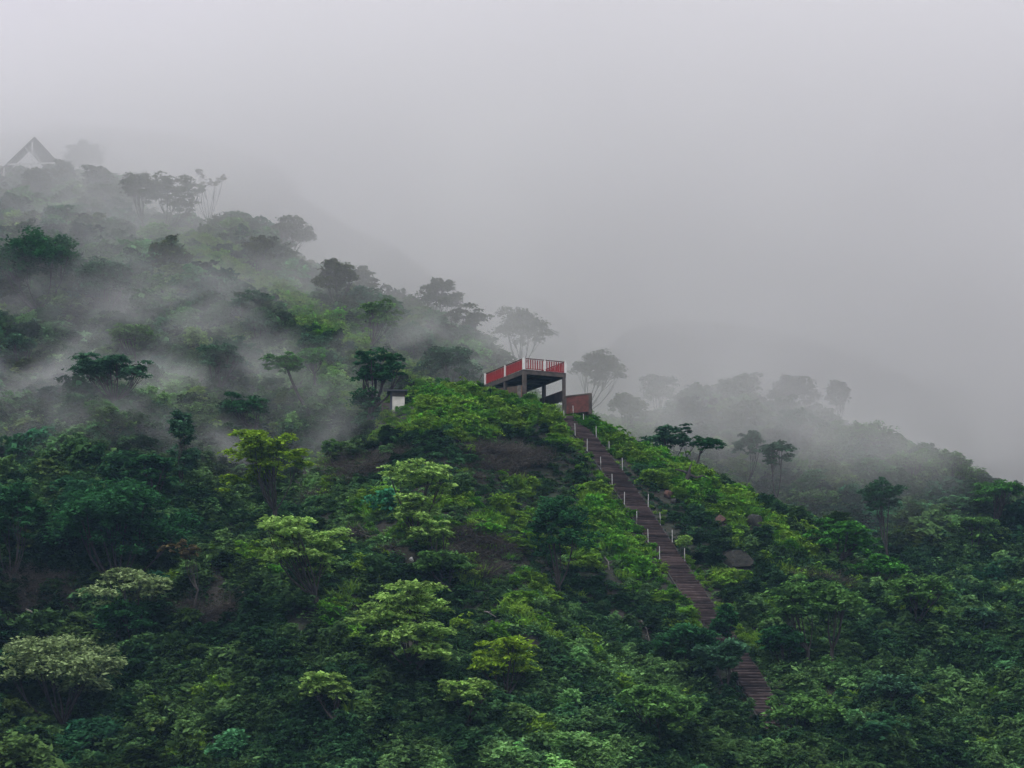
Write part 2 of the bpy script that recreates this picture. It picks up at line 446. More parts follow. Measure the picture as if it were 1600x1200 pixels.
# posts
LP = [(874.8, 657), (897, 678.5), (918, 703), (938, 731), (957, 758), (977, 787), (995, 817), (1013.8, 845.5), (1033, 873)]
RP = [(884.7, 648), (907.6, 663.5), (930.8, 683), (952, 707), (973, 733), (1011.6, 790), (1030, 819), (1048.6, 847), (1068.5, 875.6)]
ords = ['topmost', 'second from the top', 'third from the top', 'fourth from the top', 'fifth from the top', 'sixth from the top', 'seventh from the top', 'second from the bottom', 'lowest']
postmesh = []
for v in range(3):
    m_ = MB(); m_.tube([(0, 0, -0.3), (0.0, 0, 0.5), (0.012 * (v - 1), 0.0, 1.02)], [0.034, 0.032, 0.028], 7)
    postmesh.append(m_.mesh('stair_post', M_post))
for name, lst in (('left', LP), ('right', RP)):
    sgn = 1 if name == 'left' else -1
    for i, (px, py) in enumerate(lst):
        # depth: position on the path whose image row fits
        best = None
        for s in np.linspace(0, arc[-1] * .75, 500):
            p, d = path(s)
            dn = np.array([d[1], -d[0], 0]); dn /= np.linalg.norm(dn)
            narrow = 0.72 + 0.28 * min(1, s / arc[-1] * NSTEP / 9)
            c = p + dn * sgn * (SW * narrow / 2 + 0.09) * (1 if sgn == 1 else 1)
            v = c - CAM; zc = v @ F
            e_ = abs(600 - FPX * (v @ U) / zc - py)
            if best is None or e_ < best[0]: best = (e_, c, 800 + FPX * v[0] / zc)
        c = best[1]
        if i == 0: print('post', name, best[2], px)
        o = bpy.data.objects.new('stair_post', postmesh[i % 3]); o.location = c + np.array([0, 0, 0.0])
        o.rotation_euler = (random.uniform(-.03, .03), random.uniform(-.03, .03), 0)
        o.scale = (1, 1, 0.93 if i else 0.85)
        tag(link(o), f'thin white post, {ords[i]} of those on the {name} edge of the stairway', 'post', 'thin white posts lining the stairway')

# ------------------------------------------------------------------ lookout deck
dk = empty('lookout_deck', (DECK_N[0], DECK_N[1], DECK_N[2]))
tag(dk, 'raised concrete lookout deck with red railing on the hilltop', 'lookout')
u = np.array([-3.42, 7.25]); u /= np.linalg.norm(u)       # near corner -> far left corner
v = np.array([u[1], -u[0]])                                 # near corner -> right corner
LU, LV = 8.2, 4.18
def dp(a, b, z): return Vector((u[0] * a + v[0] * b, u[1] * a + v[1] * b, z))
angU = math.atan2(u[1], u[0]); 
mb = MB(); mb.box(dp(LU / 2, LV / 2, -0.06), (LU, LV, 0.12), rz=angU); mb.build('floor_slab', M_slab, dk)
for (a0, b0, a1, b1) in ((-.0, .1, LU, .1), (-.0, LV - .1, LU, LV - .1)):
    mb = MB(); mb.beam(dp(a0, b0, -.27), dp(a1, b1, -.27), 0.2, 0.3); mb.build('edge_beam', M_conc, dk)
for a0 in (.1, LU * .5, LU - .1):
    mb = MB(); mb.beam(dp(a0, .2, -.26), dp(a0, LV - .2, -.26), 0.2, 0.28); mb.build('cross_beam', M_conc, dk)
for a0 in (1.6, 3.0, 5.2, 6.5):
    mb = MB(); mb.beam(dp(a0, .2, -.18), dp(a0, LV - .2, -.18), 0.12, 0.12); mb.build('joist', M_bark, dk)
for (a0, b0, wd) in ((.15, .15, .30), (.14, LV - .14, .24), (LU * .5, .17, .28), (LU * .5, LV - .17, .28), (LU - .17, .17, .28), (LU - .17, LV - .17, .28)):
    p = dp(a0, b0, 0); g = float(H(DECK_N[0] + p.x, DECK_N[1] + p.y)) - DECK_N[2]
    g = min(g, -0.6) - 0.5
    mb = MB(); mb.box((p.x, p.y, (g - .42) / 2), (wd, wd, abs(g) - .42), rz=angU); mb.build('column', M_conc, dk)
# stub pier with plaster next to near column
p = dp(.15, -.22, 0); mb = MB(); mb.box((p.x - .12, p.y, -2.2), (.26, .26, 1.5), rz=angU); mb.build('pier', M_barkpale, dk)
# base walls below slab (far-left part stands on a low wall)
a0, a1 = .5, LU; p0 = dp(a0, .35, -1.95); p1 = dp(a1, .35, -1.05)
mb = MB(); mb.beam(p0, p1, .22, 1.25); mb.build('base_wall', M_wallstone, dk)
p0 = dp(.3, LV + .0, -1.95); p1 = dp(LU * .62, LV + .0, -1.95)
mb = MB(); mb.beam(p0, p1, .22, .9); mb.build('retaining_wall', M_slab, dk)
# railings
RH = 1.0
def railing(a0, b0, a1, b1, n, slatw, mats, closed, mid_white=()):
    A = dp(a0, b0, 0); B = dp(a1, b1, 0); d = (B - A); L = d.length; d.normalize(); ang = math.atan2(d.y, d.x)
    rl = MB(); rl.beam(A + Vector((0, 0, RH)), B + Vector((0, 0, RH)), .09, .07); rl.build('top_rail', M_rail, dk)
    rl = MB(); rl.beam(A + Vector((0, 0, .10)), B + Vector((0, 0, .10)), .06, .06); rl.build('bottom_rail', M_red, dk)
    me_s = MB(); me_s.box((0, 0, .49), (slatw, .03, .86)); mesh = me_s.mesh('slat', M_red)
    for i in range(n):
        o = bpy.data.objects.new('slat', mesh); p = A + d * (L * (i + .5) / n + random.uniform(-.008, .008))
        o.location = p; o.rotation_euler = (random.uniform(-.01, .01), random.uniform(-.012, .012), ang); link(o, dk)
railing(.12, .06, LU - .12, .06, 40, .135, None, True)
railing(.06, .14, .06, LV - .12, 17, .105, None, False)
railing(.12, LV - .06, LU - .12, LV - .06, 40, .105, None, False)
railing(LU - .06, .14, LU - .06, LV - 1.1, 12, .105, None, False)
for (a0, b0, wd) in ((.05, .05, .22), (LU * .47, .04, .18), (LU - .05, .05, .20), (.05, LV - .05, .20), (LU - .05, LV - .05, .2), (LU * .5, LV - .05, .2), (.04, LV * .5, .12)):
    p = dp(a0, b0, 0); mb = MB(); mb.box((p.x, p.y, .52), (wd, wd, 1.04), rz=angU); mb.build('rail_post', M_white, dk)
# leaning rod left of the deck
pa = at(741, 607, 173.5); pb = at(754, 585, 172.5)
mb = MB(); mb.tube([pa, pb], [.04, .035], 6); tag(mb.build('guy_rod', M_barkpale), 'thin pale rod leaning against the left end of the red deck', 'rod')
Ym = min(hit(741, 616) or 168.0, 172.0); pa = at(740.5, 616, Ym); pa[2] = float(H(pa[0], pa[1])) - .2; pb = pa + np.array([.02, 0, 1.15])
KEEP += [(pa[0], pa[1], .9), (pa[0], pa[1] - 1.2, .8)]
mb = MB(); mb.tube([pa, pb], [.08, .07], 6); tag(mb.build('marker_post', M_white), 'short white marker post in bushes left of the lookout deck', 'post')

# brick wall to the right
wl = empty('brick_wall', at(887, 632, 165.5))
tag(wl, 'short red brick wall with concrete frame right of the lookout deck', 'wall')
A = at(885, 617, 166.2); B = at(921.5, 620.5, 164.9); O = np.array(wl.location)
d = B - A; angw = math.atan2(d[1], d[0]); L = math.hypot(d[0], d[1])
mid = (A + B) / 2 - O
mb = MB(); mb.box((0, 0, -.75), (L, .18, 1.5)); o = mb.build('brick_panel', M_brick, wl, loc=mid); o.rotation_euler = (0, 0, angw)
mb = MB(); mb.box((0, 0, .06), (L + .3, .26, .12)); o = mb.build('coping', M_conc, wl, loc=mid); o.rotation_euler = (0, 0, angw)
for s_ in (-1, 1):
    mb = MB(); mb.box((s_ * (L / 2 + .05), 0, -.85), (.22, .24, 1.7)); o = mb.build('corner_pillar', M_conc, wl, loc=mid); o.rotation_euler = (0, 0, angw)
# second face of the brick enclosure going back
mb = MB(); q0 = B + np.array([-.02, 0.15, -.75]) - O; q1 = q0 + np.array([u[0] * 3.4, u[1] * 3.4, 0]); mb.beam(q0, q1, .18, 1.5); mb.build('side_panel', M_brick, wl)

# ------------------------------------------------------------------ small white outhouse left of the knoll
Yh = hit(622.5, 640) or 166.5
Yh = min(Yh, 170.0)
b0 = at(622.5, 641, Yh); b0[2] = max(b0[2], float(H(b0[0], b0[1])) - .1)
print('outhouse', Yh)
oh = empty('outhouse', b0, R(4)); tag(oh, 'small white block outhouse with dark flat roof beside the knoll', 'hut')
mb = MB(); mb.box((0, .8, .25), (1.05, 1.6, 1.9)); mb.build('wall', M_cream, oh)
mb = MB(); mb.box((0, .8, 1.42), (1.12, 1.66, .42)); mb.build('upper_band', M_conc, oh)
mb = MB(); mb.box((-.12, .75, 1.70), (1.75, 2.1, .12)); mb.build('roof', M_dark, oh)
mb = MB(); mb.box((-1.0, 1.0, .05), (.9, .2, 1.5)); mb.build('side_wall', M_conc, oh)
mb = MB(); mb.box((-.63, .1, .5), (.2, .2, 2.3)); mb.build('corner_post', M_dark, oh)

# ------------------------------------------------------------------ gabled shelter far up the ridge
Ys = 245.0
def hp(px, py, dy=0.0): return at(px, py, Ys + dy)
c0 = hp(50, 282); c0[2] = c0[2]
sh = empty('ridge_shelter', c0); tag(sh, 'open gabled shelter with white posts half lost in the fog', 'shelter')
def rel(p): return Vector(p - c0)
ap = rel(hp(54, 213)); le = rel(hp(2, 263)); re_ = rel(hp(92, 254))
back = Vector((-2.2, 6.0, 0))
def slab(name, a, b, th, m_):
    vs = [a, b, b + back, a + back]; vs2 = [v_ + Vector((0, 0, -th)) for v_ in vs]
    mb = MB(); mb.poly(vs + vs2, [(0, 1, 2, 3), (7, 6, 5, 4), (0, 4, 5, 1), (1, 5, 6, 2), (2, 6, 7, 3), (3, 7, 4, 0)]); return mb.build(name, m_, sh)
slab('roof', le, ap, .22, M_thatch); slab('roof', ap, re_, .22, M_thatch)
mb = MB(); mb.beam(rel(hp(12, 257, .1)), rel(hp(88, 254.5, .1)), .15, .22); mb.build('tie_beam', M_white, sh)
for (px, py0, py1, dy, wd) in ((50.5, 222, 290, .2, .18), (6, 262, 300, .3, .22), (86, 257, 295, .3, .16), (22, 262, 292, 5, .2), (78, 262, 292, 5, .2)):
    mb = MB(); mb.beam(rel(hp(px, py0, dy)), rel(hp(px, py1, dy)), wd, wd); mb.build('post', M_white, sh)
for (x0, y0, x1, y1) in ((38, 228, 50, 246), (62, 249, 51, 234), (64, 254, 51, 238)):
    mb = MB(); mb.beam(rel(hp(x0, y0, .1)), rel(hp(x1, y1, .1)), .07, .07); mb.build('brace', M_white, sh)

# ------------------------------------------------------------------ trees
def rot_basis(n):
    """n (k,3) unit normals -> random tangent, bitangent"""
    r_ = rng.normal(size=n.shape); t_ = r_ - n * (r_ * n).sum(1, keepdims=True); t_ /= np.linalg.norm(t_, axis=1, keepdims=True)
    return t_, np.cross(n, t_)
def leaves(pos, length, width, tilt=0.55, dirs=None):
    k = len(pos)
    n = np.stack([rng.normal(0, tilt, k), rng.normal(0, tilt, k), np.ones(k)], 1); n /= np.linalg.norm(n, axis=1, keepdims=True)
    if dirs is None: t_, b_ = rot_basis(n)
    else:
        t_ = dirs + rng.normal(0, .45, (k, 3)); t_ -= n * (t_ * n).sum(1, keepdims=True); t_ /= np.linalg.norm(t_, axis=1, keepdims=True) + 1e-9
        b_ = np.cross(n, t_)
    sz = np.exp(rng.normal(0, .33, k)); L = (length * sz)[:, None]; W = (width * sz * rng.uniform(.7, 1.4, k))[:, None]
    return np.stack([pos - t_ * L / 2, pos + b_ * W / 2 - t_ * L * .05, pos + t_ * L / 2, pos - b_ * W / 2 - t_ * L * .05], 1)

def make_pads(style, rx, ry, rz, rs):
    """foliage pads (x, y, z, radius) relative to the crown centre, grouped in uneven lobes so the outline is ragged"""
    lobes = []
    m_ = min(rx, rz * 1.5)
    if style in ('umbrella', 'flat'):
        for i in range(int(10 + rx * 2.2)):
            r_ = math.sqrt(rs.random()) * .8; th = rs.uniform(0, 2 * math.pi)
            if style == 'umbrella': z = rz * (.85 * math.sqrt(1 - r_ * r_) - rs.choice([.15, .2, .35, .8, 1.1]) + rs.normal(0, .1))
            else: z = rz * (.35 - .5 * r_ * r_ + rs.normal(0, .25))
            lobes.append((r_ * rx * math.cos(th), r_ * ry * math.sin(th), z, rx * rs.uniform(.18, .42), rz * rs.uniform(.25, .55)))
    elif style == 'dome':
        for i in range(int(14 + rx * 2.4)):
            d_ = rs.normal(size=3); d_ /= np.linalg.norm(d_)
            if d_[2] < -.5: d_[2] *= -1
            k_ = rs.uniform(.4, .86)
            lobes.append((d_[0] * rx * k_, d_[1] * ry * k_, d_[2] * rz * k_, m_ * rs.uniform(.2, .45), rz * rs.uniform(.18, .38)))
    elif style == 'tiers':
        for i in range(int(15 + rx * 2.6)):
            lev = rs.choice([-.75, -.4, 0, .35, .65]) + rs.normal(0, .06); rad = math.sqrt(max(.1, 1 - lev * lev * .9))
            r_ = rs.uniform(.2, .8) * rad; th = rs.uniform(0, 2 * math.pi)
            lobes.append((r_ * rx * math.cos(th), r_ * ry * math.sin(th), rz * lev, rx * rs.uniform(.22, .42), rz * rs.uniform(.1, .2)))
    elif style == 'column':
        for i in range(int(9 + rz * 1.6)):
            zz = rs.uniform(-.9, .85); rad = (1 - .4 * zz); th = rs.uniform(0, 2 * math.pi); r_ = rs.uniform(0, .6) * rad
            lobes.append((r_ * rx * math.cos(th), r_ * ry * math.sin(th), zz * rz, rx * rs.uniform(.35, .6), rx * rs.uniform(.3, .5)))
    elif style == 'sparse':
        for i in range(int(6 + rx * 1.2)):
            r_ = rs.uniform(.3, .95); th = rs.uniform(0, 2 * math.pi)
            lobes.append((r_ * rx * math.cos(th), r_ * ry * math.sin(th), rz * rs.uniform(-.6, .9), rx * rs.uniform(.08, .18), rz * .15))
    pads = []
    for (x_, y_, z_, lr, lz) in lobes:
        for k in range(int(4 + lr * 2.6)):
            q_ = math.sqrt(rs.random()); th = rs.uniform(0, 2 * math.pi)
            pads.append((x_ + q_ * lr * math.cos(th), y_ + q_ * lr * math.sin(th),
                         z_ + lz * (.9 * math.sqrt(1 - q_ * q_) - rs.choice([0, .2, .5, 1.0])) + rs.normal(0, .14), lr * rs.uniform(.3, .62) + .16))
    return np.array(pads)

TREE_TRIS = [0]
def crown_leaves(pads, style, leaf, dens, rs):
    P_, D_ = [], []
    for (x_, y_, z_, pr) in pads:
        ns = max(7, int(11 * dens))
        sa = rs.uniform(0, 2 * math.pi, ns); sl = pr * rs.uniform(.4, 1.45, ns)
        nl = max(6, int(pr * pr * 4.6 / (leaf * leaf * .45) * dens / ns))
        nl = min(nl, 60)
        for a_, l_ in zip(sa, sl):
            t_ = np.sqrt(rs.uniform(.02, 1, nl))
            lat = rs.normal(0, .13, nl) * pr * (1.1 - .5 * t_)
            zc = z_ + pr * (.24 * rs.random() - .30 * t_ * t_) + rs.normal(0, .05, nl) * pr + (0.12 * pr * rs.random())
            if style in ('column', 'dome'): zc = zc + rs.normal(0, .16, nl) * pr
            ca, sa_ = math.cos(a_), math.sin(a_)
            P_.append(np.stack([x_ + ca * l_ * t_ - sa_ * lat, y_ + sa_ * l_ * t_ + ca * lat, zc], 1))
            D_.append(np.tile([ca, sa_, -.2], (nl, 1)))
    return np.concatenate(P_), np.concatenate(D_)

def curve_pts(a, b, bend, n=5, up=.25):
    a = np.array(a); b = np.array(b); out_ = []
    L = np.linalg.norm(b - a)
    off = np.array([random.uniform(-1, 1), random.uniform(-1, 1), 0]) * bend * L
    for i in range(n + 1):
        t_ = i / n
        out_.append(a * (1 - t_) + b * t_ + off * math.sin(math.pi * t_) + np.array([0, 0, 1]) * up * L * math.sin(math.pi * t_) * -.3)
    return out_

def tree(name, box, base, style, color, label, Y=None, dens=1.35, leaf=.26, limbs=9, fork=.35, trunks=1, cat='tree', lean=None, bark=None, group=None, tr=None):
    x0, y0, x1, y1 = box
    bx, by = base
    if Y is None: Y = hit(bx, by)
    if Y is None: print('MISS', name, box); return
    g = CAM + ray(bx, by) * Y
    g[2] = float(H(g[0], g[1])) - .15
    rs = np.random.default_rng(abs(hash((x0, y0, x1))) % 100000 if False else int(x0 * 7 + y0 * 13 + x1) % 100000)
    random.seed(int(x0 * 3 + y1))
    c = at((x0 + x1) / 2, (y0 + y1) / 2, Y - .0)
    rx = (x1 - x0) / 2 / FPX * Y; rz = (y1 - y0) / 2 / FPX * Y
    ry = min(rx, max(rx * .85, rz))
    col = np.array(color)
    root = empty(name, g)
    tag(root, label, cat, group)
    cr = c - g
    pads = make_pads(style, rx * .92, ry * .92, rz * .92, rs)
    P_, D_ = crown_leaves(pads, style, leaf, dens, rs)
    q = leaves(P_ + cr, leaf, leaf * .5, .5, D_)
    var = np.clip(rs.normal(.5, .18, len(q)) + .25 * np.repeat(rs.normal(0, .6, len(q) // 40 + 1), 40)[:len(q)], 0, 1)
    me_ = quads_mesh('crown', q, M_leaf, var)
    TREE_TRIS[0] += len(q) * 2
    o = link(bpy.data.objects.new('crown', me_), root)
    o.color = (*color, 1)
    # trunk and limbs
    hgt = cr[2]; low = max(cr[2] - rz, .4)
    mb = MB()
    tr_ = tr or (.04 * rx + .06)
    for k in range(trunks):
        off = np.array([0, 0, 0.]) if trunks == 1 else np.array([(k - (trunks - 1) / 2) * rx * .5, rs.uniform(-.4, .4), 0])
        fk = off * 1.0 + np.array([cr[0] * .25, cr[1] * .25, max(low * fork * 1.6, .3) if low > 1 else low * .5])
        if lean is not None: fk = fk + np.array([lean, 0, 0])
        mb.tube(curve_pts(off * .6 + np.array([0, 0, -.3]), fk, .06, 5), np.linspace(tr_ * 1.25, tr_ * .8, 6), 7)
        idx = np.argsort(rs.random(len(pads)))[:limbs]
        for j in idx:
            pd_ = pads[j]
            tip = cr + pd_[:3] + np.array([0, 0, -.12 * pd_[3]])
            pts = curve_pts(fk - np.array([0, 0, .1]), tip, .07, 5, up=.35)
            r0 = tr_ * rs.uniform(.3, .55)
            mb.tube(pts, np.linspace(r0, r0 * .22, 6), 5)
            dl = np.linalg.norm(pads[:, :3] - pd_[:3], axis=1)
            for k2 in np.argsort(dl)[1:4]:
                mb.tube(curve_pts(pts[3], cr + pads[k2][:3], .05, 3), np.linspace(r0 * .45, r0 * .12, 4), 4)
        for j in rs.integers(0, len(pads), 5):
            tip = pads[j][:3] * 1.12 + cr; base_ = cr + pads[j][:3] * .55
            mb.tube([base_, (base_ + tip) / 2 + rs.normal(0, .12, 3), tip + rs.normal(0, .15, 3)], [.045, .03, .012], 4)
    mb.build('trunk', bark or M_bark, root)
    return root

YG = (0.22, 0.36, 0.03); LIME = (0.27, 0.44, 0.11); MID = (0.11, 0.24, 0.06); DARK = (0.034, 0.125, 0.042)
TEAL = (0.06, 0.15, 0.075); OLIVE = (0.07, 0.095, 0.03); PALE = (0.25, 0.34, 0.15); GREEN = (0.065, 0.22, 0.035); BROWN = (0.12, 0.10, 0.045)
T = tree
# near hillside
T('umbrella_tree', (338, 668, 505, 768), (432, 835), 'umbrella', YG, 'bright yellow-green umbrella tree with fanned bare limbs on the left slope', limbs=14, dens=2.2)
T('umbrella_tree', (580, 712, 710, 812), (652, 855), 'tiers', LIME, 'round light green tree on the dark slope straight below the small outhouse', limbs=9)
T('umbrella_tree', (392, 813, 560, 905), (500, 965), 'umbrella', LIME, 'wide lime green tree directly below the yellow-green umbrella tree', limbs=11)
T('umbrella_tree', (550, 893, 737, 1035), (655, 1065), 'tiers', LIME, 'largest lime green tree with many stacked tiers, low in the middle of the slope', limbs=12, dens=1.5)
T('flat_topped_tree', (130, 886, 272, 948), (208, 1020), 'flat', PALE, 'pale flat-topped tree over a dark mass, low on the left slope', limbs=9)
T('leafy_tree', (150, 935, 250, 1010), (208, 1030), 'dome', DARK, 'dark low tree beneath the pale flat-topped crown on the left', limbs=6)
T('pale_tree', (-15, 990, 215, 1112), (100, 1160), 'dome', PALE, 'big pale bushy tree filling the bottom left corner', limbs=10)
T('dark_tree', (65, 740, 285, 905), (190, 930), 'dome', DARK, 'largest dark domed tree, on the left slope above the pale flat-topped one', limbs=10)
T('umbrella_tree', (462, 1050, 555, 1100), (528, 1150), 'flat', LIME, 'small lime tree with two flat lobes near the bottom, below the biggest lime tree', limbs=7)
T('umbrella_tree', (725, 997, 857, 1062), (792, 1112), 'umbrella', YG, 'yellow-lime spreading tree at the bottom centre, right of the tiered lime tree', limbs=8)
T('umbrella_tree', (683, 1064, 772, 1112), (730, 1150), 'flat', LIME, 'small lime tree at the very bottom, just left below the yellow-lime spreading tree', limbs=7)
T('umbrella_tree', (630, 808, 716, 862), (690, 905), 'flat', LIME, 'small lime tree right above the big tiered lime tree', limbs=6)
T('bushy_tree', (640, 860, 740, 905), (705, 925), 'dome', MID, 'mid green bush tree between the small and the big tiered lime trees', limbs=5)
T('dark_tree', (815, 770, 935, 905), (872, 925), 'dome', DARK, 'dark dense tree mass on the face of the knoll left of the stairway', limbs=6)
T('leafy_tree', (1203, 905, 1292, 985), (1268, 1052), 'dome', MID, 'left one of two slender trees standing together right of the lower stairs', limbs=7, tr=.16)
T('leafy_tree', (1268, 910, 1350, 980), (1298, 1055), 'dome', MID, 'right one of two slender trees standing together right of the lower stairs', limbs=7, tr=.16)
T('bushy_tree', (1180, 975, 1265, 1035), (1225, 1050), 'dome', DARK, 'dark bush at the foot of the two slender trees', limbs=5)
T('flat_topped_tree', (1368, 905, 1495, 955), (1432, 992), 'umbrella', MID, 'green umbrella tree on the right slope, right of the two slender trees', limbs=8)
T('flat_topped_tree', (1488, 948, 1562, 988), (1528, 1010), 'umbrella', TEAL, 'grey-teal small tree at the right edge of the lower right slope', limbs=6)
T('dark_tree', (1262, 815, 1375, 868), (1305, 892), 'umbrella', GREEN, 'dark green spreading tree standing on the right-hand spur', limbs=8, fork=.45)
T('flat_topped_tree', (1315, 866, 1425, 912), (1368, 932), 'flat', GREEN, 'dark flat tree just below the spreading tree on the right-hand spur', limbs=7)
T('bushy_tree', (1108, 950, 1156, 1006), (1132, 1016), 'dome', DARK, 'small dark round tree beside the gap in the lower stairs', Y=135.5, limbs=4, dens=2)
T('bushy_tree', (1015, 972, 1128, 1055), (1072, 1078), 'dome', DARK, 'dark bushy tree left of the gap in the lower stairs', Y=133.5, limbs=5, dens=1.8)
T('bushy_tree', (1082, 1005, 1182, 1062), (1136, 1084), 'dome', TEAL, 'teal bushy tree covering the stairs just above their lowest flight', Y=130.5, limbs=5, dens=2)
T('bushy_tree', (1335, 1060, 1440, 1098), (1385, 1118), 'dome', TEAL, 'pale teal bush near the bottom right, below the umbrella tree', limbs=5)
T('bushy_tree', (1180, 1080, 1330, 1150), (1262, 1168), 'dome', MID, 'green bush mass right of the lowest flight of stairs', limbs=5)
T('bushy_tree', (950, 1070, 1100, 1150), (1030, 1170), 'dome', MID, 'green bush mass left of the lowest flight of stairs', limbs=5)
T('sparse_tree', (240, 843, 332, 885), (302, 965), 'sparse', BROWN, 'thin brownish sparse tree right of the dark domed tree', limbs=5, dens=.7, lean=.5, tr=.09)
T('dark_tree', (-30, 730, 62, 900), (15, 925), 'dome', DARK, 'tall dark tree cut by the left edge of the picture', limbs=6)
T('bushy_tree', (500, 688, 545, 718), (520, 735), 'dome', MID, 'small green tree at the foot of the tall vine-clad tree', limbs=4, leaf=.2)
T('bushy_tree', (1058, 838, 1080, 858), (1068, 872), 'dome', LIME, 'small light bush just above the lowest right-hand stair post', limbs=3, leaf=.16)
# left valley behind the near hill
T('vine_tree', (535, 543, 640, 610), (578, 695), 'umbrella', DARK, 'tall dark tree left of the outhouse, spreading crown on a vine-clad trunk', limbs=9, Y=163, tr=.34)
T('vine_tree', (548, 598, 612, 672), (578, 700), 'column', DARK, 'dark climbing growth around the trunk of the tall tree beside the outhouse', limbs=4, Y=163.4, cat='bush')
T('acacia_tree', (408, 552, 482, 592), (498, 655), 'flat', GREEN, 'green umbrella tree on a long leaning trunk in the misty valley', limbs=8, lean=-2.2, fork=.8)
T('acacia_tree', (452, 542, 525, 582), (492, 620), 'flat', GREEN, 'green umbrella tree just right of the one with the leaning trunk', limbs=8, fork=.6)
T('acacia_tree', (465, 524, 522, 556), (478, 590), 'dome', TEAL, 'small dark crown rising behind the two green umbrella trees', limbs=6)
T('acacia_tree', (333, 618, 425, 655), (402, 692), 'flat', DARK, 'dark green flat tree just above the yellow-green umbrella tree', limbs=8)
T('column_tree', (255, 636, 312, 748), (282, 775), 'column', TEAL, 'tall narrow tree with a pale top rising from the mist', limbs=5)
T('dark_tree', (185, 710, 275, 765), (240, 795), 'umbrella', DARK, 'dark tree with open crown left of the tall narrow tree', limbs=8)
T('acacia_tree', (112, 552, 245, 602), (178, 655), 'umbrella', TEAL, 'teal umbrella tree with vase of bare limbs in the left mist', limbs=14)
T('acacia_tree', (160, 508, 252, 545), (215, 590), 'flat', MID, 'light-topped flat tree above the teal umbrella tree in the left mist', limbs=7)
T('acacia_tree', (288, 538, 380, 592), (345, 632), 'umbrella', TEAL, 'misty spreading tree right of the bright fog wisp', limbs=9)
T('acacia_tree', (5, 520, 62, 560), (35, 600), 'flat', TEAL, 'faint flat tree near the left edge in the mist', limbs=6)
T('acacia_tree', (358, 455, 432, 494), (392, 520), 'flat', TEAL, 'dark flat tree on the open upper slope below the ridge', limbs=8)
T('bushy_tree', (368, 495, 440, 530), (402, 545), 'dome', TEAL, 'dark bush under the flat tree of the open upper slope', limbs=4)
T('dark_tree', (-20, 350, 140, 470), (60, 510), 'dome', DARK, 'large dark blue-green tree mass under the ridge at far left', limbs=6)
T('dark_tree', (110, 400, 220, 490), (165, 520), 'dome', TEAL, 'dim tree mass right of the large dark one under the ridge', limbs=6)
# ridge line
T('ridge_tree', (178, 268, 262, 330), (225, 375), 'dome', OLIVE, 'left half of the pair of big hazy trees on the upper ridge', limbs=8)
T('ridge_tree', (228, 264, 332, 345), (252, 378), 'umbrella', OLIVE, 'right and wider of the pair of big hazy trees on the upper ridge', limbs=8)
T('bare_tree', (300, 262, 368, 312), (322, 368), 'sparse', BROWN, 'nearly bare thin tree behind the big pair on the upper ridge', Y=224, limbs=7, dens=.4, tr=.12)
T('ridge_tree', (30, 258, 122, 318), (72, 345), 'umbrella', OLIVE, 'hazy tree right in front of the gabled shelter', limbs=8, Y=238)
T('ridge_tree', (88, 214, 168, 285), (130, 300), 'dome', OLIVE, 'very faint tree mass in fog right of the gabled shelter', limbs=5, Y=262)
T('ridge_tree', (418, 337, 492, 402), (440, 425), 'dome', OLIVE, 'hazy round tree on the ridge left of the centre', limbs=9)
T('ridge_tree', (378, 368, 430, 418), (403, 442), 'dome', OLIVE, 'slim tree on the ridge just left of the hazy round tree', limbs=6)
T('ridge_tree', (488, 405, 560, 470), (530, 500), 'dome', OLIVE, 'grey loose tree on the ridge below the hazy round tree', limbs=9)
T('ridge_tree', (540, 415, 592, 470), (566, 505), 'dome', OLIVE, 'fogged tree crown touching the grey loose tree on the ridge', limbs=7, Y=205)
T('ridge_tree', (555, 473, 628, 532), (576, 552), 'umbrella', MID, 'dark-limbed spreading tree on the ridge left of the pale tall tree', limbs=10)
T('fog_tree', (655, 430, 722, 500), (676, 575), 'dome', OLIVE, 'tall pale tree standing highest in the fog behind the ridge', Y=204, limbs=8)
T('fog_tree', (690, 478, 770, 540), (722, 590), 'umbrella', OLIVE, 'open branching tree in fog left above the red deck', Y=199, limbs=11)
T('fog_tree', (765, 478, 874, 548), (812, 600), 'dome', OLIVE, 'wide pale tree in fog directly behind the red deck', Y=206, limbs=9)
T('fog_tree', (650, 540, 752, 608), (705, 625), 'dome', TEAL, 'dim dense tree filling the saddle left of the red deck', Y=184, limbs=6)
T('fog_tree', (600, 500, 690, 570), (645, 590), 'dome', TEAL, 'dim round tree on the ridge between the spreading tree and the saddle', Y=190, limbs=6)
T('fog_tree', (888, 547, 976, 612), (905, 655), 'dome', OLIVE, 'pale round tree in fog right of the red deck', Y=206, limbs=9)
T('fog_tree', (940, 616, 1020, 662), (978, 690), 'dome', OLIVE, 'flat pale tree in fog just right of the brick wall', Y=200, limbs=9)
T('slope_tree', (998, 666, 1092, 712), (1040, 735), 'umbrella', TEAL, 'blue-green tree peeping over the crest right of the stairs', limbs=8, Y=174)
T('slope_tree', (1085, 683, 1130, 706), (1078, 742), 'flat', DARK, 'small leaning tree with one dark crown above the dead snag', limbs=5, Y=161, fork=.6, lean=.5, leaf=.2)
T('slope_tree', (1142, 674, 1200, 722), (1165, 742), 'dome', TEAL, 'small ragged tree in mist, left one of a pair right of the snag', limbs=4, Y=188, leaf=.22)
T('slope_tree', (1180, 686, 1245, 738), (1212, 758), 'umbrella', TEAL, 'small ragged tree in mist, right one of a pair right of the snag', limbs=4, Y=184, leaf=.22)
T('fog_tree', (1195, 575, 1275, 655), (1238, 690), 'dome', OLIVE, 'tall faint tree standing highest on the right-hand ridge', Y=210, limbs=7)
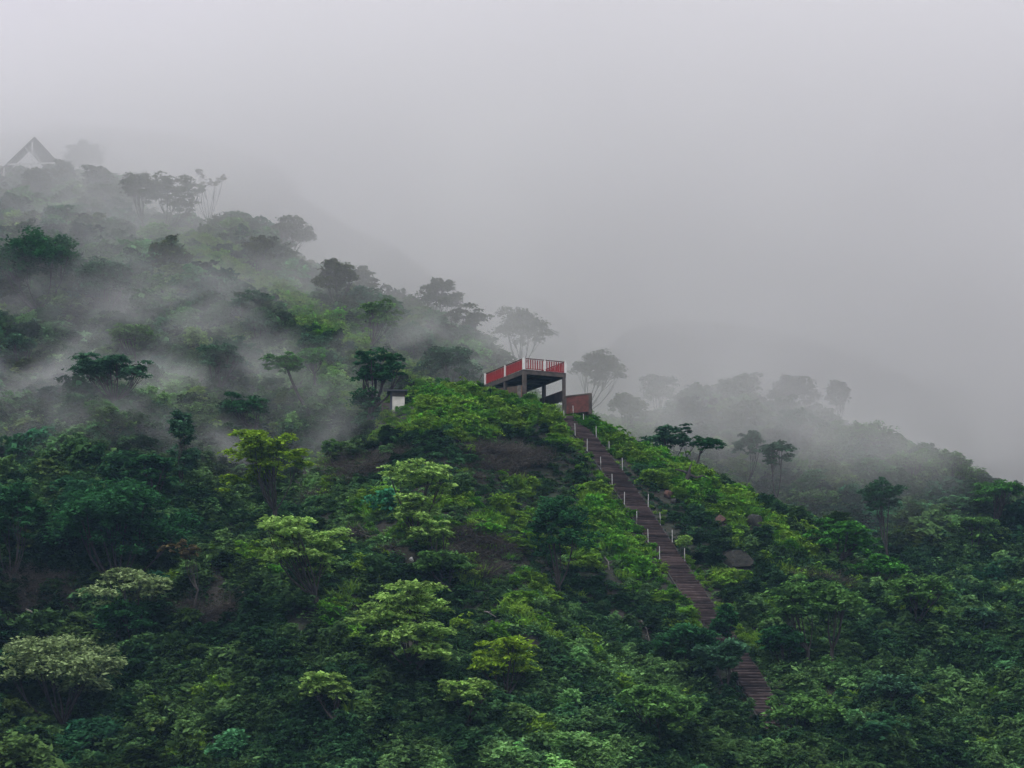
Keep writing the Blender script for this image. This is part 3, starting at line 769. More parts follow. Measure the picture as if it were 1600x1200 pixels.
T('fog_tree', (1286, 594, 1332, 645), (1308, 690), 'dome', OLIVE, 'small faint tree right of the tallest one on the right-hand ridge', Y=208, limbs=7)
T('slope_tree', (1278, 650, 1388, 722), (1345, 770), 'dome', MID, 'dark round tree at the fog edge on the right-hand ridge', Y=198, limbs=8)
T('slope_tree', (1385, 698, 1470, 760), (1425, 800), 'dome', MID, 'left and taller of two broad green trees on the right-hand ridge', Y=190, limbs=8)
T('slope_tree', (1445, 702, 1535, 772), (1490, 812), 'dome', MID, 'right one of two broad green trees on the right-hand ridge', Y=187, limbs=8)
T('slope_tree', (1515, 748, 1610, 790), (1548, 825), 'flat', GREEN, 'flat umbrella tree at the right edge below the fog', Y=180, limbs=9)
T('slope_tree', (1345, 752, 1418, 815), (1385, 845), 'dome', DARK, 'dark hanging-crowned tree below the broad green pair', Y=176, limbs=7)
T('slope_tree', (1478, 806, 1565, 855), (1520, 885), 'umbrella', MID, 'light green tree low on the right-hand valley side', limbs=7)

T('fog_tree', (998, 582, 1062, 645), (1030, 690), 'dome', TEAL, 'faint round tree in thick fog, between the brick wall and the right-hand ridge trees', Y=212, limbs=6)
T('fog_tree', (1120, 586, 1188, 655), (1150, 690), 'dome', OLIVE, 'faint broad tree in fog just left of the tallest right-hand ridge tree', Y=212, limbs=6)
T('slope_tree', (1212, 632, 1290, 700), (1250, 740), 'dome', TEAL, 'fogged bushy tree left of the dark round tree at the fog edge', Y=196, limbs=6)

# dead snag
g = at(1069, 792, 156.5); g[2] = float(H(g[0], g[1]))
sn = empty('dead_snag', g); tag(sn, 'bare dark dead tree stub with two side limbs right of the stairs', 'dead tree')
s0 = np.array(at(1077, 738, 156.5)) - g
mb = MB(); mb.tube([(0, 0, -.3), s0 * .5 + np.array([-.05, 0, 0]), s0 * .85, s0], [.24, .2, .19, .14], 8); mb.build('trunk', M_bark, sn)
mb = MB(); mb.tube([s0 * .93, s0 + (-.5, 0, .1), s0 + (-1.2, 0, .25)], [.11, .09, .04], 6); mb.build('limb', M_bark, sn)
mb = MB(); mb.tube([s0 * .9, s0 + (.6, 0, -.45), s0 + (1.1, .2, -.25), s0 + (1.7, .3, -.5)], [.13, .1, .07, .03], 6); mb.build('limb', M_bark, sn)
mb = MB(); mb.tube([s0 * .97, s0 + (.05, 0, .35), s0 + (.25, 0, .8)], [.12, .07, .03], 6); mb.build('limb', M_bark, sn)

# rocks and fallen wood
def rock(px, py, wpx, hpx, m_, label, seed):
    Yr = hit(px, py)
    if Yr is None: return
    g = at(px, py, Yr); g[2] = float(H(g[0], g[1])) + .12 * hpx * Yr / FPX
    KEEP.append((g[0], g[1], .5 * wpx * Yr / FPX + .55)); KEEP.append((g[0], g[1] - 1.1, .35 * wpx * Yr / FPX + .2))
    rr = np.random.default_rng(seed)
    import bmesh
    bm = bmesh.new(); bmesh.ops.create_icosphere(bm, subdivisions=3, radius=1)
    k = rr.normal(size=(7, 3)); ph = rr.uniform(0, 6, 7)
    for v_ in bm.verts:
        c_ = np.array(v_.co)
        f = 1 + .13 * sum(math.sin(float(k[i] @ c_) * 2.2 + ph[i]) for i in range(7)) / 2
        c_ = c_ * f
        for i in range(5):
            nn_ = k[i] / np.linalg.norm(k[i]); e_ = float(c_ @ nn_) - .62
            if e_ > 0: c_ = c_ - nn_ * e_
        v_.co = Vector(c_)
    me_ = bpy.data.meshes.new('boulder'); bm.to_mesh(me_); bm.free(); me_.materials.append(m_)
    o = link(bpy.data.objects.new('boulder', me_)); s_ = Yr / FPX
    o.location = g; o.scale = (wpx * s_ / 2 / .8, wpx * s_ / 2.4 / .8, hpx * s_ / 1.7 / .8); o.rotation_euler = (0, 0, rr.uniform(0, 3))
    tag(o, label, 'rock')
rock(1044, 779, 17, 13, M_redrock, 'brown boulder in the grass left of the dead snag', 1)
rock(1125, 818, 17, 13, M_redrock, 'reddish-brown boulder low on the grassy crest right of the snag', 2)
rock(1180, 824, 26, 20, M_rock, 'large dark boulder on the crest at the fog edge, right of the stairs', 3)
rock(1053, 788, 10, 13, M_rock, 'small dark rock tucked under the brown boulder by the snag', 4)
rock(1150, 882, 46, 22, M_rock, 'wide dark rock outcrop on the slope right of the lower stair posts', 5)
rock(642, 877, 8, 6, M_white, 'tiny white stone above the big tiered lime tree', 6)
def stick(pts, r0, label, name='fallen_branch', lift=0.0):
    ps = []
    for (px, py) in pts:
        Yr = hit(px, py) or 150
        p = at(px, py, Yr - .25); p[2] = max(p[2], float(H(p[0], p[1])) + r0 + .12) + lift; ps.append(p)
    mb = MB(); mb.tube([ps[0], (ps[0] + ps[1]) / 2 + np.array([.1, 0, .12]), ps[1]], [r0, r0 * .8, r0 * .3], 6)
    a_ = (ps[0] + ps[1]) / 2
    for q_ in (ps[0], a_, ps[1]): KEEP.append((q_[0], q_[1], .55)); KEEP.append((q_[0], q_[1] - .7, .4))
    mb.tube([a_ + np.array([.1, 0, .1]), a_ + np.array([.35, .1, .2]), a_ + np.array([.75, .15, .22])], [r0 * .45, r0 * .3, r0 * .12], 5)
    mb.tube([ps[0] * .3 + ps[1] * .7, ps[1] + np.array([-.3, .1, .35])], [r0 * .4, r0 * .12], 5)
    tag(mb.build(name, M_barkpale), label, 'branch')
stick([(945, 872), (952, 892)], .06, 'short pale broken branch left of the middle stairs')
stick([(1002, 972), (1015, 1005)], .06, 'pale bent dead branch beside the dark bushy tree left of the stairs')
stick([(745, 958), (775, 968)], .06, 'grey fallen branch right of the big tiered lime tree')
stick([(40, 965), (72, 985)], .07, 'grey fallen branch caught on the dark growth at far left', lift=.5)
stick([(375, 985), (335, 975)], .06, 'grey fallen branch on the dark slope left of the wide lime tree')

# ------------------------------------------------------------------ ground cover (uncountable)
def blob_leaves(n, r, leaf, flat=.6, up=.5, lay=False):
    d_ = rng.normal(size=(n, 3)); d_ /= np.linalg.norm(d_, axis=1, keepdims=True); d_[:, 2] = np.abs(d_[:, 2])
    rad = r * rng.uniform(.55, 1.0, n)[:, None] ** .6
    lob = 1 + .35 * np.sin(3 * np.arctan2(d_[:, 1], d_[:, 0]) + 1.3)[:, None] * (d_[:, 2:3] < .8)
    p = d_ * rad * lob; p[:, 2] *= flat
    if lay: p[:, 2] = np.round(p[:, 2] / (.18)) * .18 + rng.normal(0, .025, n)
    return leaves(p, leaf, leaf * .5, up, d_)
def blades(n, r, h_, wd):
    a = rng.uniform(0, 2 * math.pi, n); r_ = r * np.sqrt(rng.random(n)); b0_ = np.stack([r_ * np.cos(a), r_ * np.sin(a), np.zeros(n)], 1)
    ln = rng.normal(0, .35, (n, 2)); hh = h_ * rng.uniform(.5, 1.2, n)
    tip = b0_ + np.stack([ln[:, 0] * hh + np.cos(a) * hh * .3, ln[:, 1] * hh + np.sin(a) * hh * .3, hh], 1)
    midp = (b0_ + tip) / 2 + np.array([0, 0, .12]) * hh[:, None]
    s_ = rng.normal(size=(n, 3)); s_[:, 2] = 0; s_ /= np.linalg.norm(s_, axis=1, keepdims=True); s_ *= wd
    return np.stack([b0_ - s_ * .3, midp - s_, tip, midp + s_], 1)
def twigs(n, r, h_, wd):
    p0 = np.stack([rng.uniform(-r, r, n), rng.uniform(-r, r, n), rng.uniform(0, h_, n)], 1)
    d_ = rng.normal(size=(n, 3)); d_[:, 2] = np.abs(d_[:, 2]) * .5; d_ /= np.linalg.norm(d_, axis=1, keepdims=True)
    L = rng.uniform(.3, 1.0, n)[:, None]; s_ = np.cross(d_, rng.normal(size=(n, 3))); s_ /= np.linalg.norm(s_, axis=1, keepdims=True); s_ *= wd
    return np.stack([p0 - s_, p0 + s_, p0 + d_ * L + s_ * .5, p0 + d_ * L - s_ * .5], 1)
srcs = []
def src(name, q, mat_=None):
    var = np.clip(rng.normal(.5, .16, len(q)), 0, 1)
    o = bpy.data.objects.new(name, quads_mesh(name, q, mat_ or M_cover, var)); srcs.append(o); return o
def collection(name, objs):
    c = bpy.data.collections.new(name)
    for o in objs: c.objects.link(o)
    return c
def fern(n, r):
    out_ = []
    for i in range(n):
        a_ = rng.uniform(0, 6.28); L_ = r * rng.uniform(.7, 1.15); hh = rng.uniform(.3, .6) * r
        t_ = np.linspace(.15, 1, 9); c_ = np.stack([np.cos(a_) * L_ * t_, np.sin(a_) * L_ * t_, hh * np.sin(t_ * 2.3)], 1)
        for sg in (-1, 1):
            sd = np.array([-np.sin(a_), np.cos(a_), -.15]) * sg; wd = (.20 * r * (1.1 - t_))[:, None]; f_ = np.array([np.cos(a_), np.sin(a_), 0]) * .06 * r
            out_.append(np.stack([c_ - f_, c_ + sd * wd * .6 - f_ * .2, c_ + sd * wd + f_, c_ + f_ * .6], 1))
    return np.concatenate(out_)
def bush(style, rx, rz, leaf, dens, seed):
    rs_ = np.random.default_rng(seed); pd_ = make_pads(style, rx * .85, rx * .85, rz * .9, rs_); pd_[:, 2] += rz * .8
    P_, D_ = crown_leaves(pd_, style, leaf, dens, rs_); return leaves(P_, leaf, leaf * .5, .45, D_)
UN = [src(f'a{i}', blob_leaves(120 + 40 * i, .75, .20 + .03 * i, .8, .5, lay=(i % 2 == 0))) for i in range(2)] + \
     [src('b0', fern(16, .8)), src('b1', blob_leaves(46, .6, .38, .9, .6)), src('b2', np.concatenate([blob_leaves(110, .6, .16, .9), twigs(14, .6, .7, .012)])),
      src('b3', bush('flat', .9, .35, .2, .8, 5)), src('b4', bush('tiers', .8, .6, .2, .7, 6))]
SH = [src(f'a{i}', bush(['dome', 'tiers', 'flat', 'dome', 'umbrella'][i], 1.25, [1.0, .95, .5, 1.3, .8][i], .22, .8, 30 + i)) for i in range(5)]
GR = [src('c0', blades(90, .55, .55, .03)), src('c1', np.concatenate([blades(25, .5, .5, .03), blob_leaves(170, .6, .16, .7, .6)])),
      src('c2', bush('dome', .62, .42, .15, .7, 11)), src('c3', bush('tiers', .7, .38, .16, .7, 12)), src('c4', np.concatenate([fern(14, .7), blades(30, .5, .5, .03)]))]
BR = [src(f'a{i}', np.concatenate([twigs(80, .8, .35, .010), blob_leaves(70, .7, .13, .45, .7)])) for i in range(3)]
CG, CU, CS, CB = collection('grass_tufts', GR), collection('leafy_clumps', UN), collection('shrubs', SH), collection('brush', BR)

def scatter(name, coll, n_src, pts, scl, tint, label_kind='stuff', idx=None):
    n = len(pts)
    me_ = bpy.data.meshes.new(name); me_.vertices.add(n); me_.vertices.foreach_set('co', pts.reshape(-1).astype(np.float32))
    a = me_.attributes.new('idx', 'INT', 'POINT'); a.data.foreach_set('value', (rng.integers(0, n_src, n) if idx is None else idx).astype(np.int32))
    a = me_.attributes.new('rot', 'FLOAT_VECTOR', 'POINT'); r_ = np.stack([rng.normal(0, .18, n), rng.normal(0, .18, n), rng.uniform(0, 6.28, n)], 1); a.data.foreach_set('vector', r_.reshape(-1).astype(np.float32))
    a = me_.attributes.new('scl', 'FLOAT_VECTOR', 'POINT'); a.data.foreach_set('vector', scl.reshape(-1).astype(np.float32))
    a = me_.attributes.new('tint', 'FLOAT_COLOR', 'POINT'); a.data.foreach_set('color', np.concatenate([tint, np.ones((n, 1))], 1).reshape(-1).astype(np.float32))
    o = link(bpy.data.objects.new(name, me_)); tag(o, kind=label_kind)
    ng = bpy.data.node_groups.new(name, 'GeometryNodeTree')
    ng.interface.new_socket('Geometry', in_out='INPUT', socket_type='NodeSocketGeometry'); ng.interface.new_socket('Geometry', in_out='OUTPUT', socket_type='NodeSocketGeometry')
    gi = ng.nodes.new('NodeGroupInput'); go = ng.nodes.new('NodeGroupOutput'); ip = ng.nodes.new('GeometryNodeInstanceOnPoints')
    ci = ng.nodes.new('GeometryNodeCollectionInfo'); ci.inputs[0].default_value = coll; ci.inputs[1].default_value = True; ci.inputs[2].default_value = True
    ip.inputs['Pick Instance'].default_value = True
    def attr(nm, ty):
        q_ = ng.nodes.new('GeometryNodeInputNamedAttribute'); q_.data_type = ty; q_.inputs[0].default_value = nm; return q_.outputs[0]
    e2r = ng.nodes.new('FunctionNodeEulerToRotation')
    L = ng.links.new
    L(gi.outputs[0], ip.inputs['Points']); L(ci.outputs[0], ip.inputs['Instance']); L(attr('idx', 'INT'), ip.inputs['Instance Index'])
    L(attr('rot', 'FLOAT_VECTOR'), e2r.inputs[0]); L(e2r.outputs[0], ip.inputs['Rotation']); L(attr('scl', 'FLOAT_VECTOR'), ip.inputs['Scale'])
    L(ip.outputs[0], go.inputs[0])
    md = o.modifiers.new('scatter', 'NODES'); md.node_group = ng
    return o

def project(p):
    v_ = p - CAM; zc = v_ @ F
    return 800 + FPX * v_[:, 0] / zc, 600 - FPX * (v_ @ U) / zc
def candidates(n, y0=104, y1=285):
    """random ground points inside a slightly widened view wedge"""
    y = rng.uniform(y0, y1, n * 2); x = rng.uniform(-1, 1, n * 2) * (y * .30 + 4)
    keep = rng.random(n * 2) < (y / y1) * 1.0 + .0
    x, y = x[keep][:n], y[keep][:n]
    return np.stack([x, y, H(x, y)], 1)
def smooth_noise(x, y, lam, seed):
    r_ = np.random.default_rng(seed); h = 0
    for _ in range(7):
        th = r_.uniform(0, 6.28); l_ = lam * r_.uniform(.6, 1.5)
        h = h + np.sin((x * math.cos(th) + y * math.sin(th)) * 2 * math.pi / l_ + r_.uniform(0, 6.28))
    return h / 3.7
def visible(p):
    """rough line of sight test against the terrain"""
    ok = np.ones(len(p), bool)
    for t_ in np.linspace(.55, .985, 26):
        q_ = CAM + (p + np.array([0, 0, 1.2]) - CAM) * t_
        ok &= ~(H(q_[:, 0], q_[:, 1]) > q_[:, 2] + .8)
    return ok
def zones(p):
    px, py = project(p)
    pd, _, ps = path_dist(p[:, 0], p[:, 1])
    # bright grass: top of the knoll, crest right of the stairs, open ridge at upper left
    knoll = np.exp(-(((px - 790) / 170) ** 2 + ((py - 640) / 48) ** 2))
    kl = np.exp(-(((px - 670) / 90) ** 2 + ((py - 672) / 35) ** 2)) * .7
    right = np.exp(-((px - (900 + (py - 640) * 1.45)) / 75) ** 2) * (py > 630) * np.clip(1.15 - (py - 640) / 330, 0.15, 1)
    upl = np.exp(-((py - (360 + (px - 250) * .63)) / 38) ** 2) * ((px > 200) & (px < 680)) * .8
    stairl = np.exp(-((px - (880 + (py - 660) * .70)) / 60) ** 2) * (py > 650) * (py < 1000) * .75
    rightlow = np.exp(-(((px - 1200) / 120) ** 2 + ((py - 930) / 60) ** 2)) * .5
    centre = np.exp(-(((px - 850) / 300) ** 2 + ((py - 850) / 170) ** 2)) * (p[:, 1] < 172)
    g = np.maximum.reduce([knoll, kl, right, upl, stairl, rightlow, centre * .30])
    dead = np.maximum.reduce([np.exp(-(((px - 790) / 70) ** 2 + ((py - 725) / 34) ** 2)) * 1.1, np.exp(-(((px - 560) / 55) ** 2 + ((py - 735) / 28) ** 2)),
                              np.exp(-(((px - 770) / 40) ** 2 + ((py - 880) / 35) ** 2)), np.exp(-(((px - 330) / 90) ** 2 + ((py - 960) / 50) ** 2)) * .8,
                              np.exp(-(((px - 60) / 90) ** 2 + ((py - 930) / 40) ** 2)), np.exp(-(((px - 1330) / 100) ** 2 + ((py - 905) / 26) ** 2)) * .6,
                              np.exp(-(((px - 650) / 30) ** 2 + ((py - 605) / 14) ** 2))])
    return px, py, pd, ps, g, dead
def in_deck(p, m=.6):
    dx = p[:, 0] - DECK_N[0]; dy = p[:, 1] - DECK_N[1]
    a = dx * u[0] + dy * u[1]; b_ = dx * v[0] + dy * v[1]
    return (a > -.2) & (a < LU + .3) & (b_ > -.2) & (b_ < LV + m)
def tints(n, base, spread, yellow):
    t_ = np.array(base)[None] * np.exp(rng.normal(0, spread, (n, 1)))
    t_[:, 0] *= 1 + yellow; return t_

cand = candidates(190000)
pxa, pya = project(cand)
cand = cand[(pxa > -40) & (pxa < 1640) & (pya < 1260) & (pya > 180)]
cand = cand[visible(cand)]
px, py, pd, ps, g, dead = zones(cand)
far = sstep(172, 200, cand[:, 1])
nlow = smooth_noise(cand[:, 0], cand[:, 1], 14, 11); nhi = smooth_noise(cand[:, 0], cand[:, 1], 5, 12)
bare = smooth_noise(cand[:, 0], cand[:, 1], 7, 33) + .5 * smooth_noise(cand[:, 0], cand[:, 1], 2.6, 34)
ok = (bare < .86 + g - .42 * np.exp(-(((px - 680) / 260) ** 2 + ((py - 830) / 170) ** 2))) & (pd > 1.02 + .22 * np.sin(cand[:, 1] * 2.1) * np.sin(cand[:, 1] * .83)) & ~in_deck(cand)
# keep the view onto stairs open: only low growth on the side facing the camera
hug = pd < 2.4
r_ = rng.random(len(cand))
mix = g + .26 * nlow + .36 * nhi + .12 * rng.normal(size=len(cand))
deadn = smooth_noise(cand[:, 0], cand[:, 1], 9, 91) * np.exp(-(((px - 640) / 420) ** 2 + ((py - 860) / 170) ** 2)) * (cand[:, 1] < 172)
is_dead = ok & ((np.maximum(dead, .75 * deadn) + .25 * nhi) > .52) & (g < .6) & (r_ < .66)
is_grass = ok & ~is_dead & (mix > .5)
is_cover = ok & ~is_dead & ~is_grass
print('cands', len(cand), is_grass.sum(), is_cover.sum(), is_dead.sum())
def sizes(n, s, zf=1.0):
    k = s * rng.uniform(.65, 1.35, n); return np.stack([k * rng.uniform(.85, 1.2, n), k * rng.uniform(.85, 1.2, n), k * zf * rng.uniform(.7, 1.3, n)], 1)
front = (np.abs(cand[:, 0] - b0[0]) < 2.0) & (cand[:, 1] < b0[1] + 2.6) & (cand[:, 1] > b0[1] - 5)
def clear(q_):
    m = np.ones(len(q_), bool)
    for (x_, y_, r__) in KEEP: m &= np.hypot(q_[:, 0] - x_, q_[:, 1] - y_) > r__
    return m
kp = clear(cand); is_grass &= kp; is_cover &= kp; is_dead &= kp
is_grass |= front & ok; is_cover &= ~front
p = cand[is_grass]; n = len(p); s_ = sizes(n, .95) * np.exp(.28 * smooth_noise(p[:, 0], p[:, 1], 3.0, 77))[:, None]; s_[pd[is_grass] < 2.4] *= .5
G = np.array([0.072, 0.23, 0.022])[None] * np.exp(rng.normal(0, .26, (n, 1))) * (1 + .25 * nlow[is_grass])[:, None]
yl = np.clip(.5 + .6 * nhi[is_grass] + .35 * rng.normal(size=n), 0, 1)[:, None]
G = G * (1 - yl * .75) + yl * .75 * np.array([0.21, 0.34, 0.045])
s_[front[is_grass]] *= .4
nd = (px[is_grass] > 735) & (px[is_grass] < 900) & (py[is_grass] < 640) & (p[:, 1] < 180); s_[nd] *= .55
ex = np.array([[at(px_, 650, 163.6)[0], 163.6 + dy_, 0] for px_ in np.arange(902, 930, 3.2) for dy_ in (0, .7)])
ex[:, 2] = H(ex[:, 0], ex[:, 1]); ex[:, :2] += rng.normal(0, .12, (len(ex), 2))
p = np.concatenate([p, ex]); s_ = np.concatenate([s_, sizes(len(ex), .75)]); G = np.concatenate([G, np.array([.05, .17, .018])[None] * rng.uniform(.7, 1.4, (len(ex), 1))])
tg = scatter('grass', CG, len(GR), p, s_, np.clip(G, .004, 1))
p = cand[is_cover]; n = len(p); s_ = sizes(n, 1.0); s_[pd[is_cover] < 2.4] *= .5; s_ *= (1 - .5 * np.exp(-(((px[is_cover] - 830) / 330) ** 2 + ((py[is_cover] - 830) / 200) ** 2)) * (p[:, 1] < 172))[:, None]
yl = np.clip(.32 + .55 * nlow[is_cover] + .3 * nhi[is_cover] + .22 * rng.normal(size=n), 0, 1)[:, None]
G = (np.array([0.028, 0.078, 0.030]) * (1 - yl) + yl * np.array([0.135, 0.255, 0.08])) * np.exp(rng.normal(0, .34, (n, 1)))
G *= np.exp(.38 * smooth_noise(p[:, 0], p[:, 1], 24, 61) + .25 * smooth_noise(p[:, 0], p[:, 1], 9, 62))[:, None]
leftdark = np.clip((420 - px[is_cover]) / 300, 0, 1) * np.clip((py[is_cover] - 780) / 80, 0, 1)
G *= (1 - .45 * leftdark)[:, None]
nd = (px[is_cover] > 690) & (px[is_cover] < 900) & (py[is_cover] < 665) & (p[:, 1] < 180); s_[nd] *= .45
s_[:, 2] *= 1 - .35 * np.exp(-(((px[is_cover] - 780) / 300) ** 2 + ((py[is_cover] - 830) / 180) ** 2)) * (p[:, 1] < 172)
opn = np.exp(-(((px[is_cover] - 830) / 330) ** 2 + ((py[is_cover] - 830) / 200) ** 2)) * (p[:, 1] < 172)
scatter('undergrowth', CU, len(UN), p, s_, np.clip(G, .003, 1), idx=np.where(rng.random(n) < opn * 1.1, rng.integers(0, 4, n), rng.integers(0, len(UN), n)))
p = cand[is_dead]; n = len(p)
G = np.array([0.075, 0.068, 0.058])[None] * np.exp(rng.normal(0, .35, (n, 1)))
scatter('dead_brush', CB, len(BR), p, sizes(n, 1.0), np.clip(G, .003, 1))
# larger shrubs, denser in the forested parts
c2 = candidates(26000); pxa, pya = project(c2)
c2 = c2[(pxa > -60) & (pxa < 1660) & (pya < 1280) & (pya > 200)]; c2 = c2[visible(c2)]
px, py, pd, ps, g, dead = zones(c2)
forest = np.maximum(sstep(172, 190, c2[:, 1]), np.clip((330 - px) / 200, 0, 1) * .5) * (1 - .85 * np.clip(g * 1.3, 0, 1))
prob = .055 + .5 * forest; prob = prob * (1 - np.clip(g * 1.6, 0, 1)) * (1 - .9 * np.exp(-(((px - 790) / 300) ** 2 + ((py - 850) / 190) ** 2))) * (1 - np.clip(1.3 * dead, 0, 1))
sel = (rng.random(len(c2)) < prob) & (pd > 3.4) & ~in_deck(c2, 2.0)
outh = (np.hypot(c2[:, 0] - b0[0], c2[:, 1] - b0[1]) > 2.5) | (c2[:, 1] > b0[1] + 3)
sel &= outh & ~((np.abs(c2[:, 0] - b0[0]) < 3.2) & (c2[:, 1] < b0[1] + 1) & (c2[:, 1] > b0[1] - 14))
sel &= ~((px > 700) & (px < 960) & (c2[:, 1] > 155) & (c2[:, 1] < 178))
for (x_, y_, r__) in KEEP: sel &= np.hypot(c2[:, 0] - x_, c2[:, 1] - y_) > r__ + 1.0
p = c2[sel]; n = len(p); s_ = sizes(n, .85) * (1 + np.where((c2[sel][:, 0] > 8) & (c2[sel][:, 1] > 182), .6, .8) * forest[sel])[:, None]
nl = smooth_noise(p[:, 0], p[:, 1], 12, 21)
yl = np.clip(.30 + .5 * nl + .3 * rng.normal(size=n), 0, 1)[:, None]
G = (np.array([0.030, 0.090, 0.034]) * (1 - yl) + yl * np.array([0.12, 0.235, 0.075])) * np.exp(rng.normal(0, .4, (n, 1)))
sb = smooth_noise(p[:, 0], p[:, 1], 9, 55)
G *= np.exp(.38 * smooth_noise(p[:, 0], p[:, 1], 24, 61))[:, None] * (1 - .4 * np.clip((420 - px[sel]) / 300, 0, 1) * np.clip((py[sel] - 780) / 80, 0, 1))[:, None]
G[:, 0] *= 1 + .35 * np.clip(sb, -1, 1); G[:, 2] *= 1 - .3 * np.clip(sb, -1, 1)
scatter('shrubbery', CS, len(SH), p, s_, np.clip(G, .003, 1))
print('shrubs', n, 'tree tris', TREE_TRIS[0])

# ------------------------------------------------------------------ air: haze, fog bank, wisps
def vol_mat(name, color, density, aniso=0.0):
    m = bpy.data.materials.new(name); m.use_nodes = True; t = m.node_tree; t.nodes.clear()
    o = t.nodes.new('ShaderNodeOutputMaterial'); pv = t.nodes.new('ShaderNodeVolumePrincipled')
    pv.inputs['Color'].default_value = (*color, 1); pv.inputs['Density'].default_value = density; pv.inputs['Anisotropy'].default_value = aniso
    t.links.new(pv.outputs[0], o.inputs['Volume'])
    return m, t, pv
mb = MB(); lo = np.array([-960, -360, -15.0]); hi = np.array([960, 1660, 125.0])
mb.box((lo + hi) / 2, hi - lo)
m_, _, _ = vol_mat('haze_air', (.42, .68, 1.0), 0.00024)
tag(mb.build('haze', m_), kind='stuff')

def math_n(t, op, a, b=None, c=None):
    n_ = t.nodes.new('ShaderNodeMath'); n_.operation = op
    for i, v_ in enumerate((a, b, c)):
        if v_ is None: continue
        if isinstance(v_, (int, float)): n_.inputs[i].default_value = v_
        else: t.links.new(v_, n_.inputs[i])
    return n_.outputs[0]
def smooth_n(t, val, a, b, lo_=0.0, hi_=1.0):
    n_ = t.nodes.new('ShaderNodeMapRange'); n_.interpolation_type = 'SMOOTHSTEP'
    t.links.new(val, n_.inputs[0]); n_.inputs[1].default_value = a; n_.inputs[2].default_value = b; n_.inputs[3].default_value = lo_; n_.inputs[4].default_value = hi_
    return n_.outputs[0]
FOG = (.993, .990, .988)
m_, t, pv = vol_mat('fog_bank_air', FOG, 0)
gp = t.nodes.new('ShaderNodeNewGeometry'); sp = t.nodes.new('ShaderNodeSeparateXYZ'); t.links.new(gp.outputs['Position'], sp.inputs[0])
# fog starts behind the crest line, which runs away to the left
xneg = math_n(t, 'MAXIMUM', math_n(t, 'MULTIPLY', sp.outputs['X'], -1.0), 0.0)
xpos = math_n(t, 'MAXIMUM', sp.outputs['X'], 0.0)
yf = math_n(t, 'SUBTRACT', sp.outputs['Y'], math_n(t, 'MULTIPLY', xneg, .58))
yf = math_n(t, 'SUBTRACT', yf, math_n(t, 'MULTIPLY', xpos, .08))
nzn = t.nodes.new('ShaderNodeTexNoise'); nzn.inputs['Scale'].default_value = .045; nzn.inputs['Detail'].default_value = 3.0
t.links.new(gp.outputs['Position'], nzn.inputs['Vector'])
nn = math_n(t, 'SUBTRACT', nzn.outputs[0], .5)
yf2 = math_n(t, 'ADD', yf, math_n(t, 'MULTIPLY', nn, 46.0))
fy = smooth_n(t, yf2, 169, 203)
zf = math_n(t, 'SUBTRACT', sp.outputs['Z'], math_n(t, 'MULTIPLY', xneg, .28))
zf = math_n(t, 'ADD', zf, math_n(t, 'MULTIPLY', nn, 18.0))
fz = smooth_n(t, zf, 15, 36, .05, 1.0)
den = math_n(t, 'MULTIPLY', math_n(t, 'MULTIPLY', fy, fz), .042)
t.links.new(den, pv.inputs['Density'])
mb = MB(); lo = np.array([-400, 165, -11.0]); hi = np.array([400, 310, 110.0]); mb.box((lo + hi) / 2, hi - lo)
tag(mb.build('fog_bank', m_), kind='stuff')

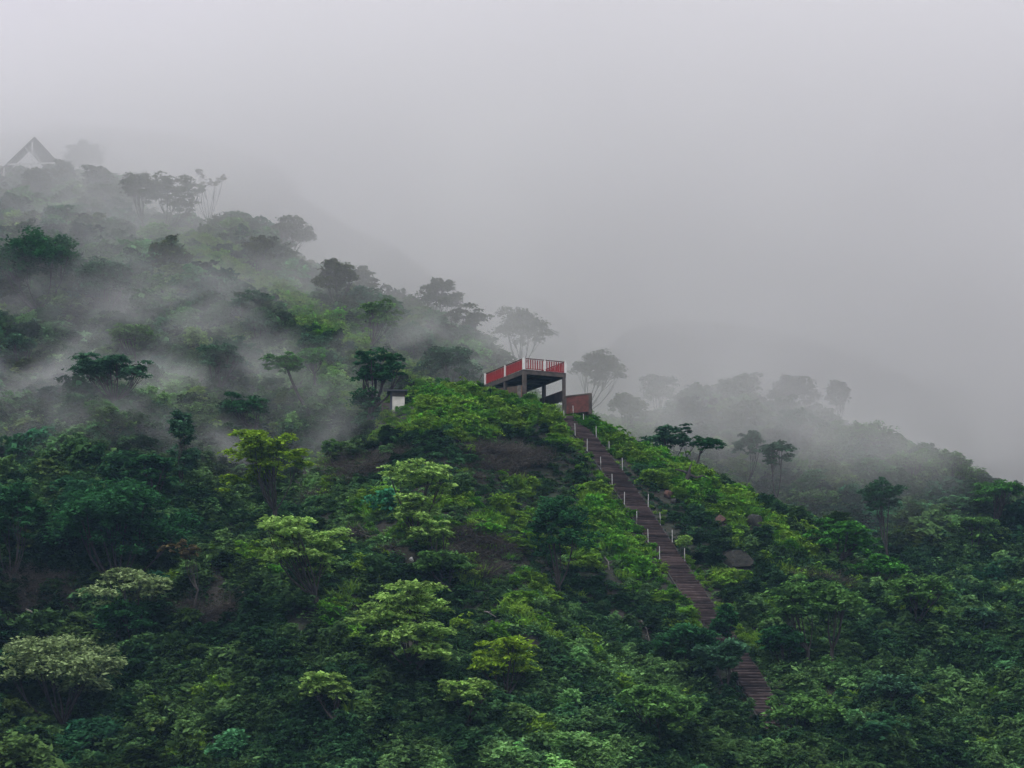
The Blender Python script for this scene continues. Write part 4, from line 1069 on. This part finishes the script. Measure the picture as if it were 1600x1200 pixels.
def wisp(px, py, Y, rx, ry, rz, d, seed, tilt=0.0, sc_=.12):
    m_, t, pv = vol_mat('mist_wisp_air', FOG, 0)
    tc = t.nodes.new('ShaderNodeTexCoord'); ln = t.nodes.new('ShaderNodeVectorMath'); ln.operation = 'LENGTH'
    t.links.new(tc.outputs['Object'], ln.inputs[0])
    fo = smooth_n(t, ln.outputs['Value'], 1.0, .1)
    gp = t.nodes.new('ShaderNodeNewGeometry')
    mp = t.nodes.new('ShaderNodeMapping'); mp.inputs['Location'].default_value = (seed * 3.1, seed * 1.7, 0); mp.inputs['Scale'].default_value = (1, 1, 1.5)
    t.links.new(gp.outputs['Position'], mp.inputs[0])
    nz_ = t.nodes.new('ShaderNodeTexNoise'); nz_.inputs['Scale'].default_value = sc_; nz_.inputs['Detail'].default_value = 4.0; nz_.inputs['Roughness'].default_value = .6; nz_.inputs['Distortion'].default_value = .6
    t.links.new(mp.outputs[0], nz_.inputs['Vector'])
    nf = smooth_n(t, nz_.outputs[0], .40, .64)
    t.links.new(math_n(t, 'MULTIPLY', math_n(t, 'MULTIPLY', fo, nf), d), pv.inputs['Density'])
    import bmesh
    bm = bmesh.new(); bmesh.ops.create_icosphere(bm, subdivisions=3, radius=1.0)
    me_ = bpy.data.meshes.new('mist'); bm.to_mesh(me_); bm.free(); me_.materials.append(m_)
    o = link(bpy.data.objects.new('mist', me_)); o.location = at(px, py, Y); o.scale = (rx, ry, rz); o.rotation_euler = (0, tilt, 0)
    tag(o, kind='stuff')
wisp(270, 625, 172, 8, 8, 6, .16, 1)
wisp(240, 500, 188, 14, 9, 8, .075, 2, -.4)
wisp(90, 600, 168, 15, 9, 7, .08, 3)
wisp(330, 745, 158, 8, 6, 6, .12, 4, .6)
wisp(440, 620, 170, 14, 8, 7, .075, 5)
wisp(520, 690, 160, 11, 5, 5, .05, 19)
wisp(720, 560, 184, 12, 6, 8, .08, 20)
wisp(960, 640, 182, 12, 6, 6, .07, 21)
wisp(130, 400, 212, 20, 12, 9, .04, 6)
wisp(1130, 660, 192, 16, 9, 7, .035, 7, .3)
wisp(180, 700, 158, 15, 7, 7, .075, 8)
wisp(640, 560, 186, 9, 7, 6, .05, 9)
wisp(150, 330, 224, 26, 12, 10, .05, 10)
wisp(220, 430, 205, 34, 14, 15, .028, 22, .3, sc_=.06)
wisp(1160, 660, 178, 16, 6, 7, .03, 23, .3)
wisp(1400, 700, 184, 22, 7, 6, .035, 24, .3, sc_=.08)
wisp(300, 560, 178, 24, 8, 14, .068, 11, sc_=.08)
wisp(60, 480, 190, 20, 9, 13, .075, 12, sc_=.09)
wisp(40, 690, 156, 16, 6, 8, .035, 15, sc_=.1)
wisp(1250, 640, 186, 20, 7, 7, .03, 16, .3)
wisp(1480, 690, 178, 16, 6, 5, .045, 17, .35)
wisp(380, 700, 166, 13, 6, 8, .08, 18, sc_=.1)
wisp(430, 470, 196, 18, 8, 9, .045, 13, .5)
wisp(560, 470, 200, 12, 7, 7, .04, 14, .5)
